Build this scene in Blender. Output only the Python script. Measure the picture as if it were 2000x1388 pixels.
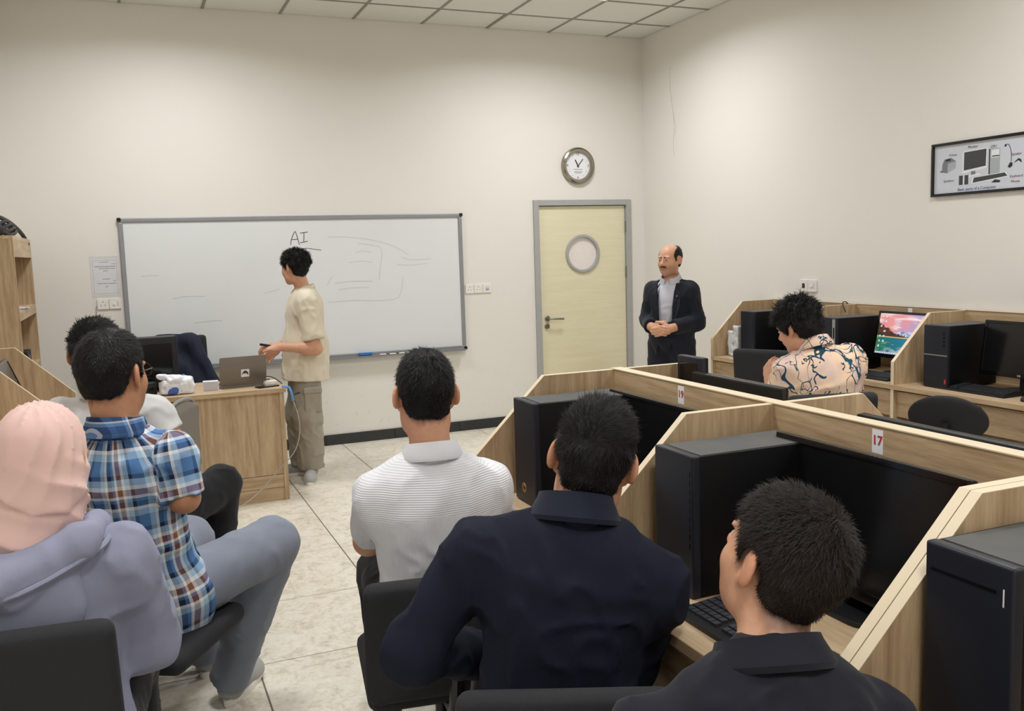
import bpy, bmesh, math, random
import numpy as np
from mathutils import Vector, Matrix
random.seed(7); RNG = np.random.default_rng(11)
PI = math.pi
for o in list(bpy.data.objects): bpy.data.objects.remove(o)
scn = bpy.context.scene
COL = scn.collection

# ------------------------------------------------------------------ camera
cam_d = bpy.data.cameras.new('camera'); cam = bpy.data.objects.new('camera', cam_d); COL.objects.link(cam)
cam_d.sensor_width = 36.0; cam_d.lens = 36.0*1785.892/2000.0; cam_d.clip_start = 0.05; cam_d.clip_end = 60
_r = Vector((0.92047894, -0.38956108, -0.03099495)); _u = Vector((0.07270212, 0.0927759, 0.99302922)); _f = Vector((0.38396995, 0.91631588, -0.11372018))
cam.matrix_world = Matrix(((_r.x, _u.x, -_f.x, -4.6904719), (_r.y, _u.y, -_f.y, -7.77500334), (_r.z, _u.z, -_f.z, 1.61810631), (0, 0, 0, 1)))
scn.camera = cam

# ------------------------------------------------------------------ world, exposure (the room is lit by its ceiling panels, built below)
world = bpy.data.worlds.new('world'); scn.world = world; world.use_nodes = True
world.node_tree.nodes['Background'].inputs[0].default_value = (0.9, 0.95, 1.0, 1); world.node_tree.nodes['Background'].inputs[1].default_value = 0.3
vs = scn.view_settings; vs.view_transform = 'Standard'; vs.look = 'None'; vs.gamma = 1.0; vs.use_curve_mapping = False
vs.exposure = 0.0
PANEL_POWER = 32.0
PANEL_SPREAD = math.radians(160)

# ------------------------------------------------------------------ material helpers
def s2l(c):
    return tuple(((v/255.0)/12.92 if v/255.0 <= 0.04045 else (((v/255.0)+0.055)/1.055)**2.4) for v in c)
class NT:
    def __init__(s, name):
        s.m = bpy.data.materials.new(name); s.m.use_nodes = True; s.t = s.m.node_tree; s.b = s.t.nodes['Principled BSDF']
    def n(s, kind, **kw):
        nd = s.t.nodes.new(kind)
        for k, v in kw.items():
            if hasattr(nd, k) and not k.startswith('i_'): setattr(nd, k, v)
        return nd
    def l(s, a, b): s.t.links.new(a, b)
    def math(s, op, a, b=None, c=None):
        nd = s.t.nodes.new('ShaderNodeMath'); nd.operation = op
        for i, v in enumerate((a, b, c)):
            if v is None: continue
            if isinstance(v, (int, float)): nd.inputs[i].default_value = v
            else: s.l(v, nd.inputs[i])
        return nd.outputs[0]
    def mix(s, fac, a, b):
        nd = s.t.nodes.new('ShaderNodeMix'); nd.data_type = 'RGBA'
        for sock, v in ((nd.inputs[0], fac), (nd.inputs[6], a), (nd.inputs[7], b)):
            if isinstance(v, (int, float)): sock.default_value = v
            elif isinstance(v, tuple): sock.default_value = (*v[:3], 1)
            else: s.l(v, sock)
        return nd.outputs[2]
    def ramp(s, fac, stops):
        nd = s.t.nodes.new('ShaderNodeValToRGB'); r = nd.color_ramp
        while len(r.elements) < len(stops): r.elements.new(0.5)
        for e, (p, c) in zip(r.elements, stops):
            e.position = p; e.color = (*c[:3], 1) if isinstance(c, tuple) else (c, c, c, 1)
        s.l(fac, nd.inputs[0]); return nd.outputs[0]
    def noise(s, vec, scale, detail=3, rough=0.5, dist=0.0):
        nd = s.t.nodes.new('ShaderNodeTexNoise'); nd.inputs['Scale'].default_value = scale; nd.inputs['Detail'].default_value = detail
        nd.inputs['Roughness'].default_value = rough; nd.inputs['Distortion'].default_value = dist
        if vec is not None: s.l(vec, nd.inputs['Vector'])
        return nd.outputs[0]
    def coord(s, which='Object', scale=(1, 1, 1), rot=(0, 0, 0), loc=(0, 0, 0)):
        tc = s.t.nodes.new('ShaderNodeTexCoord'); mp = s.t.nodes.new('ShaderNodeMapping')
        mp.inputs['Scale'].default_value = scale; mp.inputs['Rotation'].default_value = rot; mp.inputs['Location'].default_value = loc
        s.l(tc.outputs[which], mp.inputs[0]); return mp.outputs[0]
    def bump(s, h, strength=0.2, dist=0.01):
        nd = s.t.nodes.new('ShaderNodeBump'); nd.inputs['Strength'].default_value = strength; nd.inputs['Distance'].default_value = dist
        s.l(h, nd.inputs['Height']); s.l(nd.outputs[0], s.b.inputs['Normal'])
    def set(s, col=None, rough=None, metal=None, spec=None):
        for k, v in (('Base Color', col), ('Roughness', rough), ('Metallic', metal), ('Specular IOR Level', spec)):
            if v is None: continue
            if isinstance(v, tuple): s.b.inputs[k].default_value = (*v[:3], 1)
            elif isinstance(v, (int, float)): s.b.inputs[k].default_value = v
            else: s.l(v, s.b.inputs[k])
        return s.m
MAT = {}
def plain(name, srgb, rough=0.5, metal=0.0, var=0.06, scale=18.0, bump=0.0, bscale=60, spec=None, coat=0.0):
    """one colour with a slight procedural mottling"""
    t = NT(name); c = s2l(srgb); v = t.coord()
    f = t.noise(v, scale, 3)
    t.set(t.mix(f, tuple(x*(1-var) for x in c), tuple(min(1, x*(1+var)) for x in c)), rough, metal, spec)
    if bump: t.bump(t.noise(v, bscale, 3), bump, 0.005)
    if coat: t.b.inputs['Coat Weight'].default_value = coat
    MAT[name] = t.m; return t.m
def emis(name, srgb, strength):
    t = NT(name); t.set(s2l(srgb), 0.5); t.b.inputs['Emission Color'].default_value = (*s2l(srgb), 1); t.b.inputs['Emission Strength'].default_value = strength
    MAT[name] = t.m; return t.m
def wood(name, light, dark, axis='z', scale=1.0, rough=0.45, swirl=0.5):
    """pale laminate with a printed grain that runs along one axis"""
    t = NT(name); st = {'x': (.07, 1, 1), 'y': (1, .07, 1), 'z': (1, 1, .07)}[axis]
    oi = t.t.nodes.new('ShaderNodeObjectInfo')
    v0 = t.coord('Object', tuple(a*scale for a in st))
    add = t.t.nodes.new('ShaderNodeVectorMath'); add.operation = 'MULTIPLY_ADD'
    t.l(v0, add.inputs[0]); add.inputs[1].default_value = (1, 1, 1)
    cm = t.t.nodes.new('ShaderNodeCombineXYZ')
    for i in range(3): t.l(t.math('MULTIPLY', oi.outputs['Random'], 7.0+3*i), cm.inputs[i])
    t.l(cm.outputs[0], add.inputs[2]); v = add.outputs[0]
    big = t.noise(v, 5.0, 2, .5, .3)
    rings = t.math('FRACT', t.math('MULTIPLY', big, 11.0))
    rings = t.math('ABSOLUTE', t.math('SUBTRACT', t.math('MULTIPLY', rings, 2.0), 1.0))
    fine = t.noise(v, 150.0, 4, .7)
    mid = t.noise(v, 34.0, 3, .6)
    g = t.math('ADD', t.math('MULTIPLY', rings, swirl*.40), t.math('ADD', t.math('MULTIPLY', fine, .62), t.math('MULTIPLY', mid, .52)))
    col = t.ramp(g, [(.35, s2l(dark)), (.62, s2l(tuple((a+b)/2 for a, b in zip(light, dark)))), (.95, s2l(light))])
    t.set(col, rough); t.bump(fine, .06, .002)
    MAT[name] = t.m; return t.m

# ------------------------------------------------------------------ mesh helpers
class MB:
    def __init__(s): s.v = []; s.f = []
    def add(s, vs, fs):
        o = len(s.v); s.v += [tuple(p) for p in vs]; s.f += [tuple(i+o for i in f) for f in fs]; return s
    def box(s, x0, x1, y0, y1, z0, z1):
        return s.add([(x0,y0,z0),(x1,y0,z0),(x1,y1,z0),(x0,y1,z0),(x0,y0,z1),(x1,y0,z1),(x1,y1,z1),(x0,y1,z1)],
                     [(0,3,2,1),(4,5,6,7),(0,1,5,4),(1,2,6,5),(2,3,7,6),(3,0,4,7)])
    def prism(s, poly, axis, a, b):
        """poly of 2-D points extruded along an axis; 'x': (y,z), 'y': (x,z), 'z': (x,y)"""
        n = len(poly)
        def P(q, w): return {'x': (w, q[0], q[1]), 'y': (q[0], w, q[1]), 'z': (q[0], q[1], w)}[axis]
        vs = [P(q, a) for q in poly]+[P(q, b) for q in poly]
        fs = [tuple(range(n))[::-1], tuple(range(n, 2*n))]+[(i, (i+1) % n, n+(i+1) % n, n+i) for i in range(n)]
        return s.add(vs, fs)
    def tube(s, pts, r, seg=8, closed=False, caps=True):
        pts = [Vector(p) for p in pts]; n = len(pts); rr = r if isinstance(r, (list, tuple)) else [r]*n
        vs = []; fs = []; up = None
        for i, p in enumerate(pts):
            if closed: d = (pts[(i+1) % n]-pts[i-1])
            else: d = pts[min(i+1, n-1)]-pts[max(i-1, 0)]
            d.normalize()
            if up is None: up = d.orthogonal().normalized()
            else:
                up = up-d*up.dot(d)
                up = up.normalized() if up.length > 1e-6 else d.orthogonal().normalized()
            w = d.cross(up)
            for k in range(seg):
                a = 2*PI*k/seg; vs.append(p+up*math.cos(a)*rr[i]+w*math.sin(a)*rr[i])
        m = n if closed else n-1
        for i in range(m):
            for k in range(seg):
                a = i*seg+k; b = i*seg+(k+1) % seg; c = ((i+1) % n)*seg+(k+1) % seg; d2 = ((i+1) % n)*seg+k
                fs.append((a, b, c, d2))
        if caps and not closed: fs += [tuple(range(seg))[::-1], tuple(range((n-1)*seg, n*seg))]
        return s.add(vs, fs)
    def lathe(s, prof, seg=24, origin=(0, 0, 0), axis='z'):
        """profile of (radius, height) revolved; ends closed when the radius is not 0"""
        vs = []; fs = []; n = len(prof)
        for (r, h) in prof:
            for k in range(seg):
                a = 2*PI*k/seg; x, y = r*math.cos(a), r*math.sin(a)
                p = {'z': (x, y, h), 'y': (x, h, y), 'x': (h, x, y)}[axis]
                vs.append((p[0]+origin[0], p[1]+origin[1], p[2]+origin[2]))
        for i in range(n-1):
            for k in range(seg): fs.append((i*seg+k, i*seg+(k+1) % seg, (i+1)*seg+(k+1) % seg, (i+1)*seg+k))
        fs += [tuple(range(seg))[::-1], tuple(range((n-1)*seg, n*seg))]
        return s.add(vs, fs)
    def rrect(s, w, h, r, axis, a, b, c=(0, 0), seg=5):
        """rounded rectangle slab"""
        pts = []
        for (sx, sy, a0) in ((1, 1, 0), (-1, 1, 90), (-1, -1, 180), (1, -1, 270)):
            for k in range(seg+1):
                t = math.radians(a0+90*k/seg); pts.append((c[0]+sx*(w/2-r)+r*math.cos(t), c[1]+sy*(h/2-r)+r*math.sin(t)))
        return s.prism(pts, axis, a, b)
    def mesh(s, name, bevel=0.0, bseg=2, smooth=False):
        me = bpy.data.meshes.new(name); me.from_pydata(s.v, [], s.f)
        bm = bmesh.new(); bm.from_mesh(me); bmesh.ops.recalc_face_normals(bm, faces=bm.faces)
        if bevel:
            es = [e for e in bm.edges if len(e.link_faces) == 2 and e.calc_face_angle(0) > 0.6]
            bmesh.ops.bevel(bm, geom=es, offset=bevel, segments=bseg, profile=.6, affect='EDGES', clamp_overlap=True)
        bm.to_mesh(me); bm.free()
        if smooth:
            me.polygons.foreach_set('use_smooth', [True]*len(me.polygons)); me.set_sharp_from_angle(angle=math.radians(40))
        return me
    def build(s, name, mat, parent=None, bevel=0.0, bseg=2, smooth=False, label=None):
        return link(name, s.mesh(name, bevel, bseg, smooth), mat, parent, label)
def link(name, me, mat, parent=None, label=None):
    if mat is not None and not me.materials: me.materials.append(MAT[mat] if isinstance(mat, str) else mat)
    o = bpy.data.objects.new(name, me); COL.objects.link(o)
    if parent is not None: o.parent = parent
    if label: o['label'] = label
    return o
def tag(o, label, cat, group=None):
    o['label'] = label; o['category'] = cat
    if group: o['group'] = group
    return o
def thing(name, label, cat, loc=(0, 0, 0), rotz=0.0, group=None):
    o = bpy.data.objects.new(name, None); o.empty_display_size = .05; COL.objects.link(o)
    o.location = loc; o.rotation_euler = (0, 0, rotz); return tag(o, label, cat, group)
def struct(o): o['kind'] = 'structure'; return o
CACHE = {}
def cached(key, fn):
    if key not in CACHE: CACHE[key] = fn()
    return CACHE[key]
def piece(key, fn, name, mat, parent, loc=(0, 0, 0), label=None):
    """an object of its own that shares mesh data with its look-alikes"""
    me = cached(key, fn); o = link(name, me, mat, parent, label); o.location = loc; return o
def text_mesh(s, size, extrude=0.0004, shear=0.0, bold=0.0):
    """a flat text mesh in the XY plane, centred"""
    key = ('txt', s, size, shear, bold)
    if key in CACHE: return CACHE[key]
    cu = bpy.data.curves.new('lettering', 'FONT'); cu.body = s; cu.size = size; cu.extrude = extrude; cu.shear = shear; cu.offset = bold
    cu.align_x = 'CENTER'; cu.align_y = 'CENTER'; cu.resolution_u = 3
    ob = bpy.data.objects.new('lettering', cu); COL.objects.link(ob)
    bpy.context.view_layer.update()
    me = bpy.data.meshes.new_from_object(ob.evaluated_get(bpy.context.evaluated_depsgraph_get()))
    bpy.data.objects.remove(ob); me.name = 'lettering'; CACHE[key] = me; return me
def text(s, size, mat, parent, loc, rot, name='lettering', shear=0.0, bold=0.0):
    me = text_mesh(s, size, shear=shear, bold=bold).copy(); me.materials.clear()
    o = link(name, me, mat, parent); o.location = loc; o.rotation_euler = rot; return o
def stroke_mesh(mb, pts, w, y, axis='y'):
    """flat ribbon along 2-D points on a wall plane; axis y: pts are (x, z) at y; axis x: pts are (y, z) at x"""
    n = len(pts); P = [Vector((p[0], p[1])) for p in pts]; vs = []; fs = []
    for i in range(n):
        d = P[min(i+1, n-1)]-P[max(i-1, 0)]
        d = d.normalized() if d.length else Vector((1, 0)); q = Vector((-d.y, d.x))*w/2
        for sgn in (1, -1):
            a = P[i]+q*sgn
            vs.append((a.x, y, a.y) if axis == 'y' else (y, a.x, a.y))
    for i in range(n-1): fs.append((2*i, 2*i+1, 2*i+3, 2*i+2))
    return mb.add(vs, fs)
def smooth_path(pts, n=8):
    """Catmull-Rom through points"""
    P = [np.array(p, float) for p in pts]; P = [2*P[0]-P[1]]+P+[2*P[-1]-P[-2]]; out = []
    for i in range(1, len(P)-2):
        for k in range(n):
            t = k/n; a, b, c, d = P[i-1:i+3]
            out.append(.5*((2*b)+(-a+c)*t+(2*a-5*b+4*c-d)*t*t+(-a+3*b-3*c+d)*t**3))
    out.append(P[-2]); return [tuple(p) for p in out]

# ------------------------------------------------------------------ materials
def build_materials():
    t = NT('wall_paint'); v = t.coord()
    n1 = t.noise(v, 1.3, 4, .6); n2 = t.noise(v, 140, 2)
    c = s2l((233, 229, 222)); t.set(t.mix(n1, tuple(x*.97 for x in c), tuple(min(1, x*1.02) for x in c)), .55)
    t.bump(n2, .05, .002); MAT['wall'] = t.m
    t = NT('wall_paint_scuffed'); v = t.coord()
    n1 = t.noise(v, 1.3, 4, .6); n2 = t.noise(v, 140, 2)
    sp = t.t.nodes.new('ShaderNodeSeparateXYZ'); tc = t.t.nodes.new('ShaderNodeTexCoord'); t.l(tc.outputs['Object'], sp.inputs[0])
    low = t.math('MULTIPLY', t.math('SUBTRACT', .75, sp.outputs[2]), 2.0); low.node.use_clamp = True
    sc = t.ramp(t.noise(v, 14, 5, .7), [(.60, 0.0), (.72, 1.0)])
    base = t.mix(n1, tuple(x*.97 for x in c), tuple(min(1, x*1.02) for x in c))
    t.set(t.mix(t.math('MULTIPLY', t.math('MULTIPLY', sc, low), .35), base, s2l((150, 142, 128))), .55)
    t.bump(n2, .05, .002); MAT['wall_scuffed'] = t.m
    t = NT('floor_tile'); v = t.coord('Object'); oi = t.t.nodes.new('ShaderNodeObjectInfo')
    am = t.t.nodes.new('ShaderNodeVectorMath'); am.operation = 'ADD'; t.l(v, am.inputs[0])
    cm = t.t.nodes.new('ShaderNodeCombineXYZ'); t.l(t.math('MULTIPLY', oi.outputs['Random'], 40.0), cm.inputs[0]); t.l(cm.outputs[0], am.inputs[1])
    f = t.noise(am.outputs[0], 9, 6, .68, 1.4); f2 = t.noise(am.outputs[0], 45, 4, .6, .5)
    g = t.math('ADD', t.math('MULTIPLY', f, .6), t.math('MULTIPLY', f2, .4))
    t.set(t.ramp(g, [(.36, s2l((200, 190, 171))), (.5, s2l((230, 222, 206))), (.64, s2l((240, 234, 222)))]), .34, None, .45)
    MAT['floor_tile'] = t.m
    plain('grout', (112, 105, 94), .9)
    plain('ceiling_tile', (230, 228, 222), .9, var=.03, scale=120, bump=.25, bscale=220)
    plain('ceiling_grid', (150, 146, 138), .6)
    plain('baseboard', (44, 45, 46), .3, var=.25, scale=20)
    wood('oak', (208, 182, 146), (152, 124, 93), 'z'); wood('oak_y', (208, 182, 146), (152, 124, 93), 'y'); wood('oak_x', (208, 182, 146), (152, 124, 93), 'x')
    wood('oak_top', (218, 194, 160), (172, 144, 112), 'y', swirl=.35); wood('oak_top_x', (218, 194, 160), (172, 144, 112), 'x', swirl=.35)
    plain('oak_edge', (228, 210, 178), .45, var=.05)
    wood('maple', (236, 229, 202), (222, 212, 178), 'x', .9, .4, .12)
    plain('frame_grey', (168, 168, 166), .45); plain('alu', (150, 152, 155), .35, .7); plain('alu_dark', (150, 152, 157), .4, .35)
    plain('board_white', (226, 229, 230), .22, var=.02, scale=3, spec=.6)
    plain('black_plastic', (14, 15, 19), .45, var=.12, scale=40); plain('black_gloss', (12, 12, 14), .12, var=.1); plain('black_matte', (30, 31, 34), .75, var=.1)
    plain('tower_case', (9, 10, 14), .5, var=.12, scale=8, spec=.22); plain('tower_front', (30, 33, 42), .42, var=.08, scale=6, spec=.3); plain('dusty_top', (84, 84, 82), .75, var=.3, scale=10)
    plain('screen_off', (17, 18, 19), .16, var=.05); plain('key', (44, 45, 50), .5); plain('silver', (175, 176, 178), .3, .8); plain('chrome', (210, 210, 212), .14, 1.0); plain('clock_rim', (158, 152, 138), .2, 1.0)
    plain('logo_silver', (196, 190, 184), .35, .4); plain('logo_gold', (176, 146, 92), .4, .3); plain('white_plastic', (236, 233, 226), .35, var=.02); plain('paper', (238, 238, 242), .7, var=.02)
    plain('paper_grey', (205, 206, 216), .7, var=.03); plain('ink', (66, 66, 84), .8); plain('ink_grey', (150, 150, 158), .8); plain('red_ink', (190, 48, 52), .7); plain('marker_black', (40, 40, 44), .6)  # the second paper tone is a plain, slightly bluish grey
    plain('marker_faint', (196, 199, 202), .5); plain('blue_plastic', (38, 118, 190), .4); plain('dark_blue_plastic', (38, 52, 120), .4); plain('hole', (20, 18, 17), .9)
    plain('brass', (120, 110, 92), .3, .8); plain('steel', (140, 138, 132), .32, .85)
    plain('frost', (236, 228, 222), .35, var=.05, scale=30)
    plain('chair_fabric', (32, 33, 37), .85, var=.15, scale=200, bump=.2, bscale=300); plain('chair_grey', (118, 112, 104), .5); plain('chair_rim', (150, 147, 142), .4)
    plain('laptop_grey', (126, 120, 114), .35, .55); plain('navy_cloth', (26, 32, 52), .9, bump=.3, bscale=300)
    plain('tissue_white', (234, 236, 242), .5); plain('tissue_blue', (72, 96, 178), .45); plain('cable_white', (168, 164, 156), .5); plain('cable_black', (22, 22, 24), .5); plain('cable_blue', (92, 150, 214), .45)
    plain('bag_plastic', (205, 207, 208), .3, var=.08); plain('strap_tan', (196, 160, 104), .5)
    emis('panel_glow', (255, 252, 244), 3.2)
build_materials()
# ------------------------------------------------------------------ soft shapes: signed distances on a grid, meshed with surface nets
def _hash_noise(P, seed=0):
    """smooth value noise in [-1, 1] at points P (n, 3)"""
    I = np.floor(P).astype(np.int64); F = (P-I).astype(np.float32); F = F*F*(3-2*F)
    def h(ix, iy, iz):
        n = (ix*374761393+iy*668265263+iz*2147483647+seed*974634777) & 0xffffffff
        n = ((n ^ (n >> 13))*1274126177) & 0xffffffff
        return ((n ^ (n >> 16)) & 0xffff).astype(np.float32)/32767.5-1
    x, y, z = I[:, 0], I[:, 1], I[:, 2]; fx, fy, fz = F[:, 0], F[:, 1], F[:, 2]
    def L(a, b, t): return a+(b-a)*t
    return L(L(L(h(x, y, z), h(x+1, y, z), fx), L(h(x, y+1, z), h(x+1, y+1, z), fx), fy), L(L(h(x, y, z+1), h(x+1, y, z+1), fx), L(h(x, y+1, z+1), h(x+1, y+1, z+1), fx), fy), fz)
def fbm(P, octaves=2, seed=0):
    out = 0; a = 1.0; s = 1.0; tot = 0
    for o in range(octaves): out = out+a*_hash_noise(P*s, seed+o*17); tot += a; a *= .5; s *= 2.03
    return out/tot
def A(*v): return np.array(v, np.float32)
def nrm(v): v = np.asarray(v, np.float32); return v/max(1e-9, float(np.linalg.norm(v)))
class Cone:
    """round cone from a (radius ra) to b (radius rb); flat: squash factors along a direction (dir, s)"""
    def __init__(s, a, b, ra, rb, k=.03, clip=None, tag='', flat=None, sub=False):
        s.a, s.b, s.ra, s.rb, s.k, s.clip, s.tag, s.flat, s.sub = A(*a), A(*b), ra, rb, k, clip or [], tag, flat, sub
    def bounds(s, pad):
        r = max(s.ra, s.rb)+pad; return np.minimum(s.a, s.b)-r, np.maximum(s.a, s.b)+r
    def d(s, P):
        ab = s.b-s.a; L = float(ab@ab)+1e-12; Q = P-s.a
        t = np.clip((Q@ab)/L, 0, 1); V = Q-t[:, None]*ab
        if s.flat is not None:
            dr, f = s.flat; c = V@dr; V = V+np.outer(c*(1/f-1), dr)
        d = np.sqrt((V*V).sum(1))-(s.ra+(s.rb-s.ra)*t)
        if s.flat is not None: d = d*min(1.0, max(.5, s.flat[1]))
        for (p, n) in s.clip: d = np.maximum(d, (P-p)@n)
        return d
    def uv(s, P, ref):
        ab = s.b-s.a; L = float(np.linalg.norm(ab)); ax = ab/L; Q = P-s.a; v = Q@ax
        e1 = nrm(ref-ax*float(ref@ax)); e2 = np.cross(ax, e1)
        return np.arctan2(Q@e2, Q@e1)*(s.ra+s.rb)/2, v
class Ell:
    def __init__(s, c, r, rot=None, k=.03, clip=None, tag='', sub=False):
        s.c, s.r, s.k, s.clip, s.tag, s.sub = A(*c), A(*r), k, clip or [], tag, sub
        s.R = np.asarray(rot, np.float32) if rot is not None else np.eye(3, dtype=np.float32)      # columns: local axes in world
    def bounds(s, pad):
        e = np.abs(s.R)@s.r+pad; return s.c-e, s.c+e
    def d(s, P):
        Q = (P-s.c)@s.R; q = Q/s.r; k0 = np.sqrt((q*q).sum(1)); k1 = np.sqrt(((Q/(s.r*s.r))**2).sum(1))
        d = k0*(k0-1)/np.maximum(k1, 1e-6)
        for (p, n) in s.clip: d = np.maximum(d, (P-p)@n)
        return d
class Box:
    def __init__(s, c, h, r=.01, rot=None, k=.01, clip=None, tag='', sub=False):
        s.c, s.h, s.rr, s.k, s.clip, s.tag, s.sub = A(*c), A(*h), r, k, clip or [], tag, sub
        s.R = np.asarray(rot, np.float32) if rot is not None else np.eye(3, dtype=np.float32)
    def bounds(s, pad):
        e = np.abs(s.R)@s.h+pad+s.rr; return s.c-e, s.c+e
    def d(s, P):
        q = np.abs((P-s.c)@s.R)-(s.h-s.rr); d = np.sqrt((np.maximum(q, 0)**2).sum(1))+np.minimum(q.max(1), 0)-s.rr
        for (p, n) in s.clip: d = np.maximum(d, (P-p)@n)
        return d
def sdf_mesh(prims, h, disp=None, cut=None, amp=.0, smooth=1):
    """-> verts (n,3), quads (m,4). disp(P) is added to the distance near the surface; cut(P): keep where cut < 0"""
    pad = .05
    lo = np.min([p.bounds(.0)[0] for p in prims if not p.sub], 0)-.02-amp; hi = np.max([p.bounds(.0)[1] for p in prims if not p.sub], 0)+.02+amp
    n = np.ceil((hi-lo)/h).astype(int)+2
    f = np.full(tuple(n), .2, np.float32)
    ax = [lo[i]+h*np.arange(n[i], dtype=np.float32) for i in range(3)]
    for p in prims:
        b0, b1 = p.bounds(pad)
        i0 = np.clip(np.floor((b0-lo)/h).astype(int), 0, n); i1 = np.clip(np.ceil((b1-lo)/h).astype(int)+1, 0, n)
        if (i1 <= i0).any(): continue
        sl = tuple(slice(a, b) for a, b in zip(i0, i1))
        G = np.stack(np.meshgrid(ax[0][sl[0]], ax[1][sl[1]], ax[2][sl[2]], indexing='ij'), -1).reshape(-1, 3)
        d = p.d(G).astype(np.float32); g = f[sl].reshape(-1)
        if p.sub:
            d = -d; hh = np.maximum(p.k-np.abs(g-d), 0)/p.k if p.k > 0 else 0
            r = np.maximum(g, d)+hh*hh*p.k*.25
        else:
            hh = np.maximum(p.k-np.abs(g-d), 0)/p.k if p.k > 0 else 0
            r = np.minimum(g, d)-hh*hh*p.k*.25
        f[sl] = r.reshape(f[sl].shape)
    if disp is not None or cut is not None:
        m = np.abs(f) < max(.03, amp*1.6+2*h); idx = np.nonzero(m)
        P = np.stack([ax[i][idx[i]] for i in range(3)], -1)
        if disp is not None: f[idx] += disp(P).astype(np.float32)
        if cut is not None:
            m = f < .03; idx = np.nonzero(m); P = np.stack([ax[i][idx[i]] for i in range(3)], -1)
            f[idx] = np.maximum(f[idx], cut(P).astype(np.float32))
    return surface_nets(f, lo, h, smooth)
def surface_nets(f, lo, h, smooth=1):
    s = f < 0; n = np.array(f.shape); st = np.array([n[1]*n[2], n[2], 1])
    cells = []; pos = []; quads = []
    eye = np.eye(3, dtype=int)
    for a in range(3):
        sa = [slice(None)]*3; sb = [slice(None)]*3; sa[a] = slice(0, -1); sb[a] = slice(1, None)
        A0 = s[tuple(sa)]; B0 = s[tuple(sb)]; idx = np.argwhere(A0 != B0)
        if len(idx) == 0: continue
        f0 = f[tuple(idx.T)]; f1 = f[tuple((idx+eye[a]).T)]; t = f0/(f0-f1)
        p = idx.astype(np.float32); p[:, a] += t
        b, c = (a+1) % 3, (a+2) % 3
        ok = (idx[:, b] > 0) & (idx[:, c] > 0) & (idx[:, b] < n[b]-1) & (idx[:, c] < n[c]-1)
        idx, p, f0 = idx[ok], p[ok], f0[ok]
        q = [((idx-o)@st) for o in (0*eye[b], eye[b], eye[b]+eye[c], eye[c])]
        for qq in q: cells.append(qq); pos.append(p)
        Q = np.stack(q, 1); flip = f0 >= 0; Q[flip] = Q[flip][:, ::-1]; quads.append(Q)
    cells = np.concatenate(cells); pos = np.concatenate(pos); Q = np.concatenate(quads)
    u, inv = np.unique(cells, return_inverse=True); cnt = np.bincount(inv)
    V = np.stack([np.bincount(inv, pos[:, i])/cnt for i in range(3)], -1)
    Q = np.searchsorted(u, Q)
    for _ in range(smooth):
        acc = np.zeros_like(V); c = np.zeros(len(V))
        for i in range(4):
            j = (i+1) % 4
            for k in range(3):
                acc[:, k] += np.bincount(Q[:, i], V[Q[:, j], k], len(V))+np.bincount(Q[:, j], V[Q[:, i], k], len(V))
            c += np.bincount(Q[:, i], minlength=len(V))+np.bincount(Q[:, j], minlength=len(V))
        V = V+.5*(acc/c[:, None]-V)
    return (lo+h*V).astype(np.float32), Q
def np_mesh(name, V, Q, uv=None, col=None, smooth=True):
    me = bpy.data.meshes.new(name); k = Q.shape[1]
    me.vertices.add(len(V)); me.vertices.foreach_set('co', np.asarray(V, np.float32).ravel())
    me.loops.add(Q.size); me.loops.foreach_set('vertex_index', Q.astype(np.int32).ravel())
    me.polygons.add(len(Q)); me.polygons.foreach_set('loop_start', np.arange(0, Q.size, k, dtype=np.int32))
    if smooth: me.polygons.foreach_set('use_smooth', np.ones(len(Q), bool))
    if uv is not None:
        l = me.uv_layers.new(name='UVMap'); l.data.foreach_set('uv', np.asarray(uv, np.float32)[Q.ravel()].ravel())
    if col is not None:
        a = me.color_attributes.new('Col', 'FLOAT_COLOR', 'POINT'); c = np.ones((len(V), 4), np.float32); c[:, :3] = col; a.data.foreach_set('color', c.ravel())
    me.update(); me.validate(); return me
def sdf_obj(name, prims, h, mat, parent=None, disp=None, cut=None, amp=0.0, smooth=1, label=None, uvf=None, colf=None):
    V, Q = sdf_mesh(prims, h, disp, cut, amp, smooth)
    return link(name, np_mesh(name, V, Q, uvf(V) if uvf else None, colf(V) if colf else None), mat, parent, label)
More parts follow.
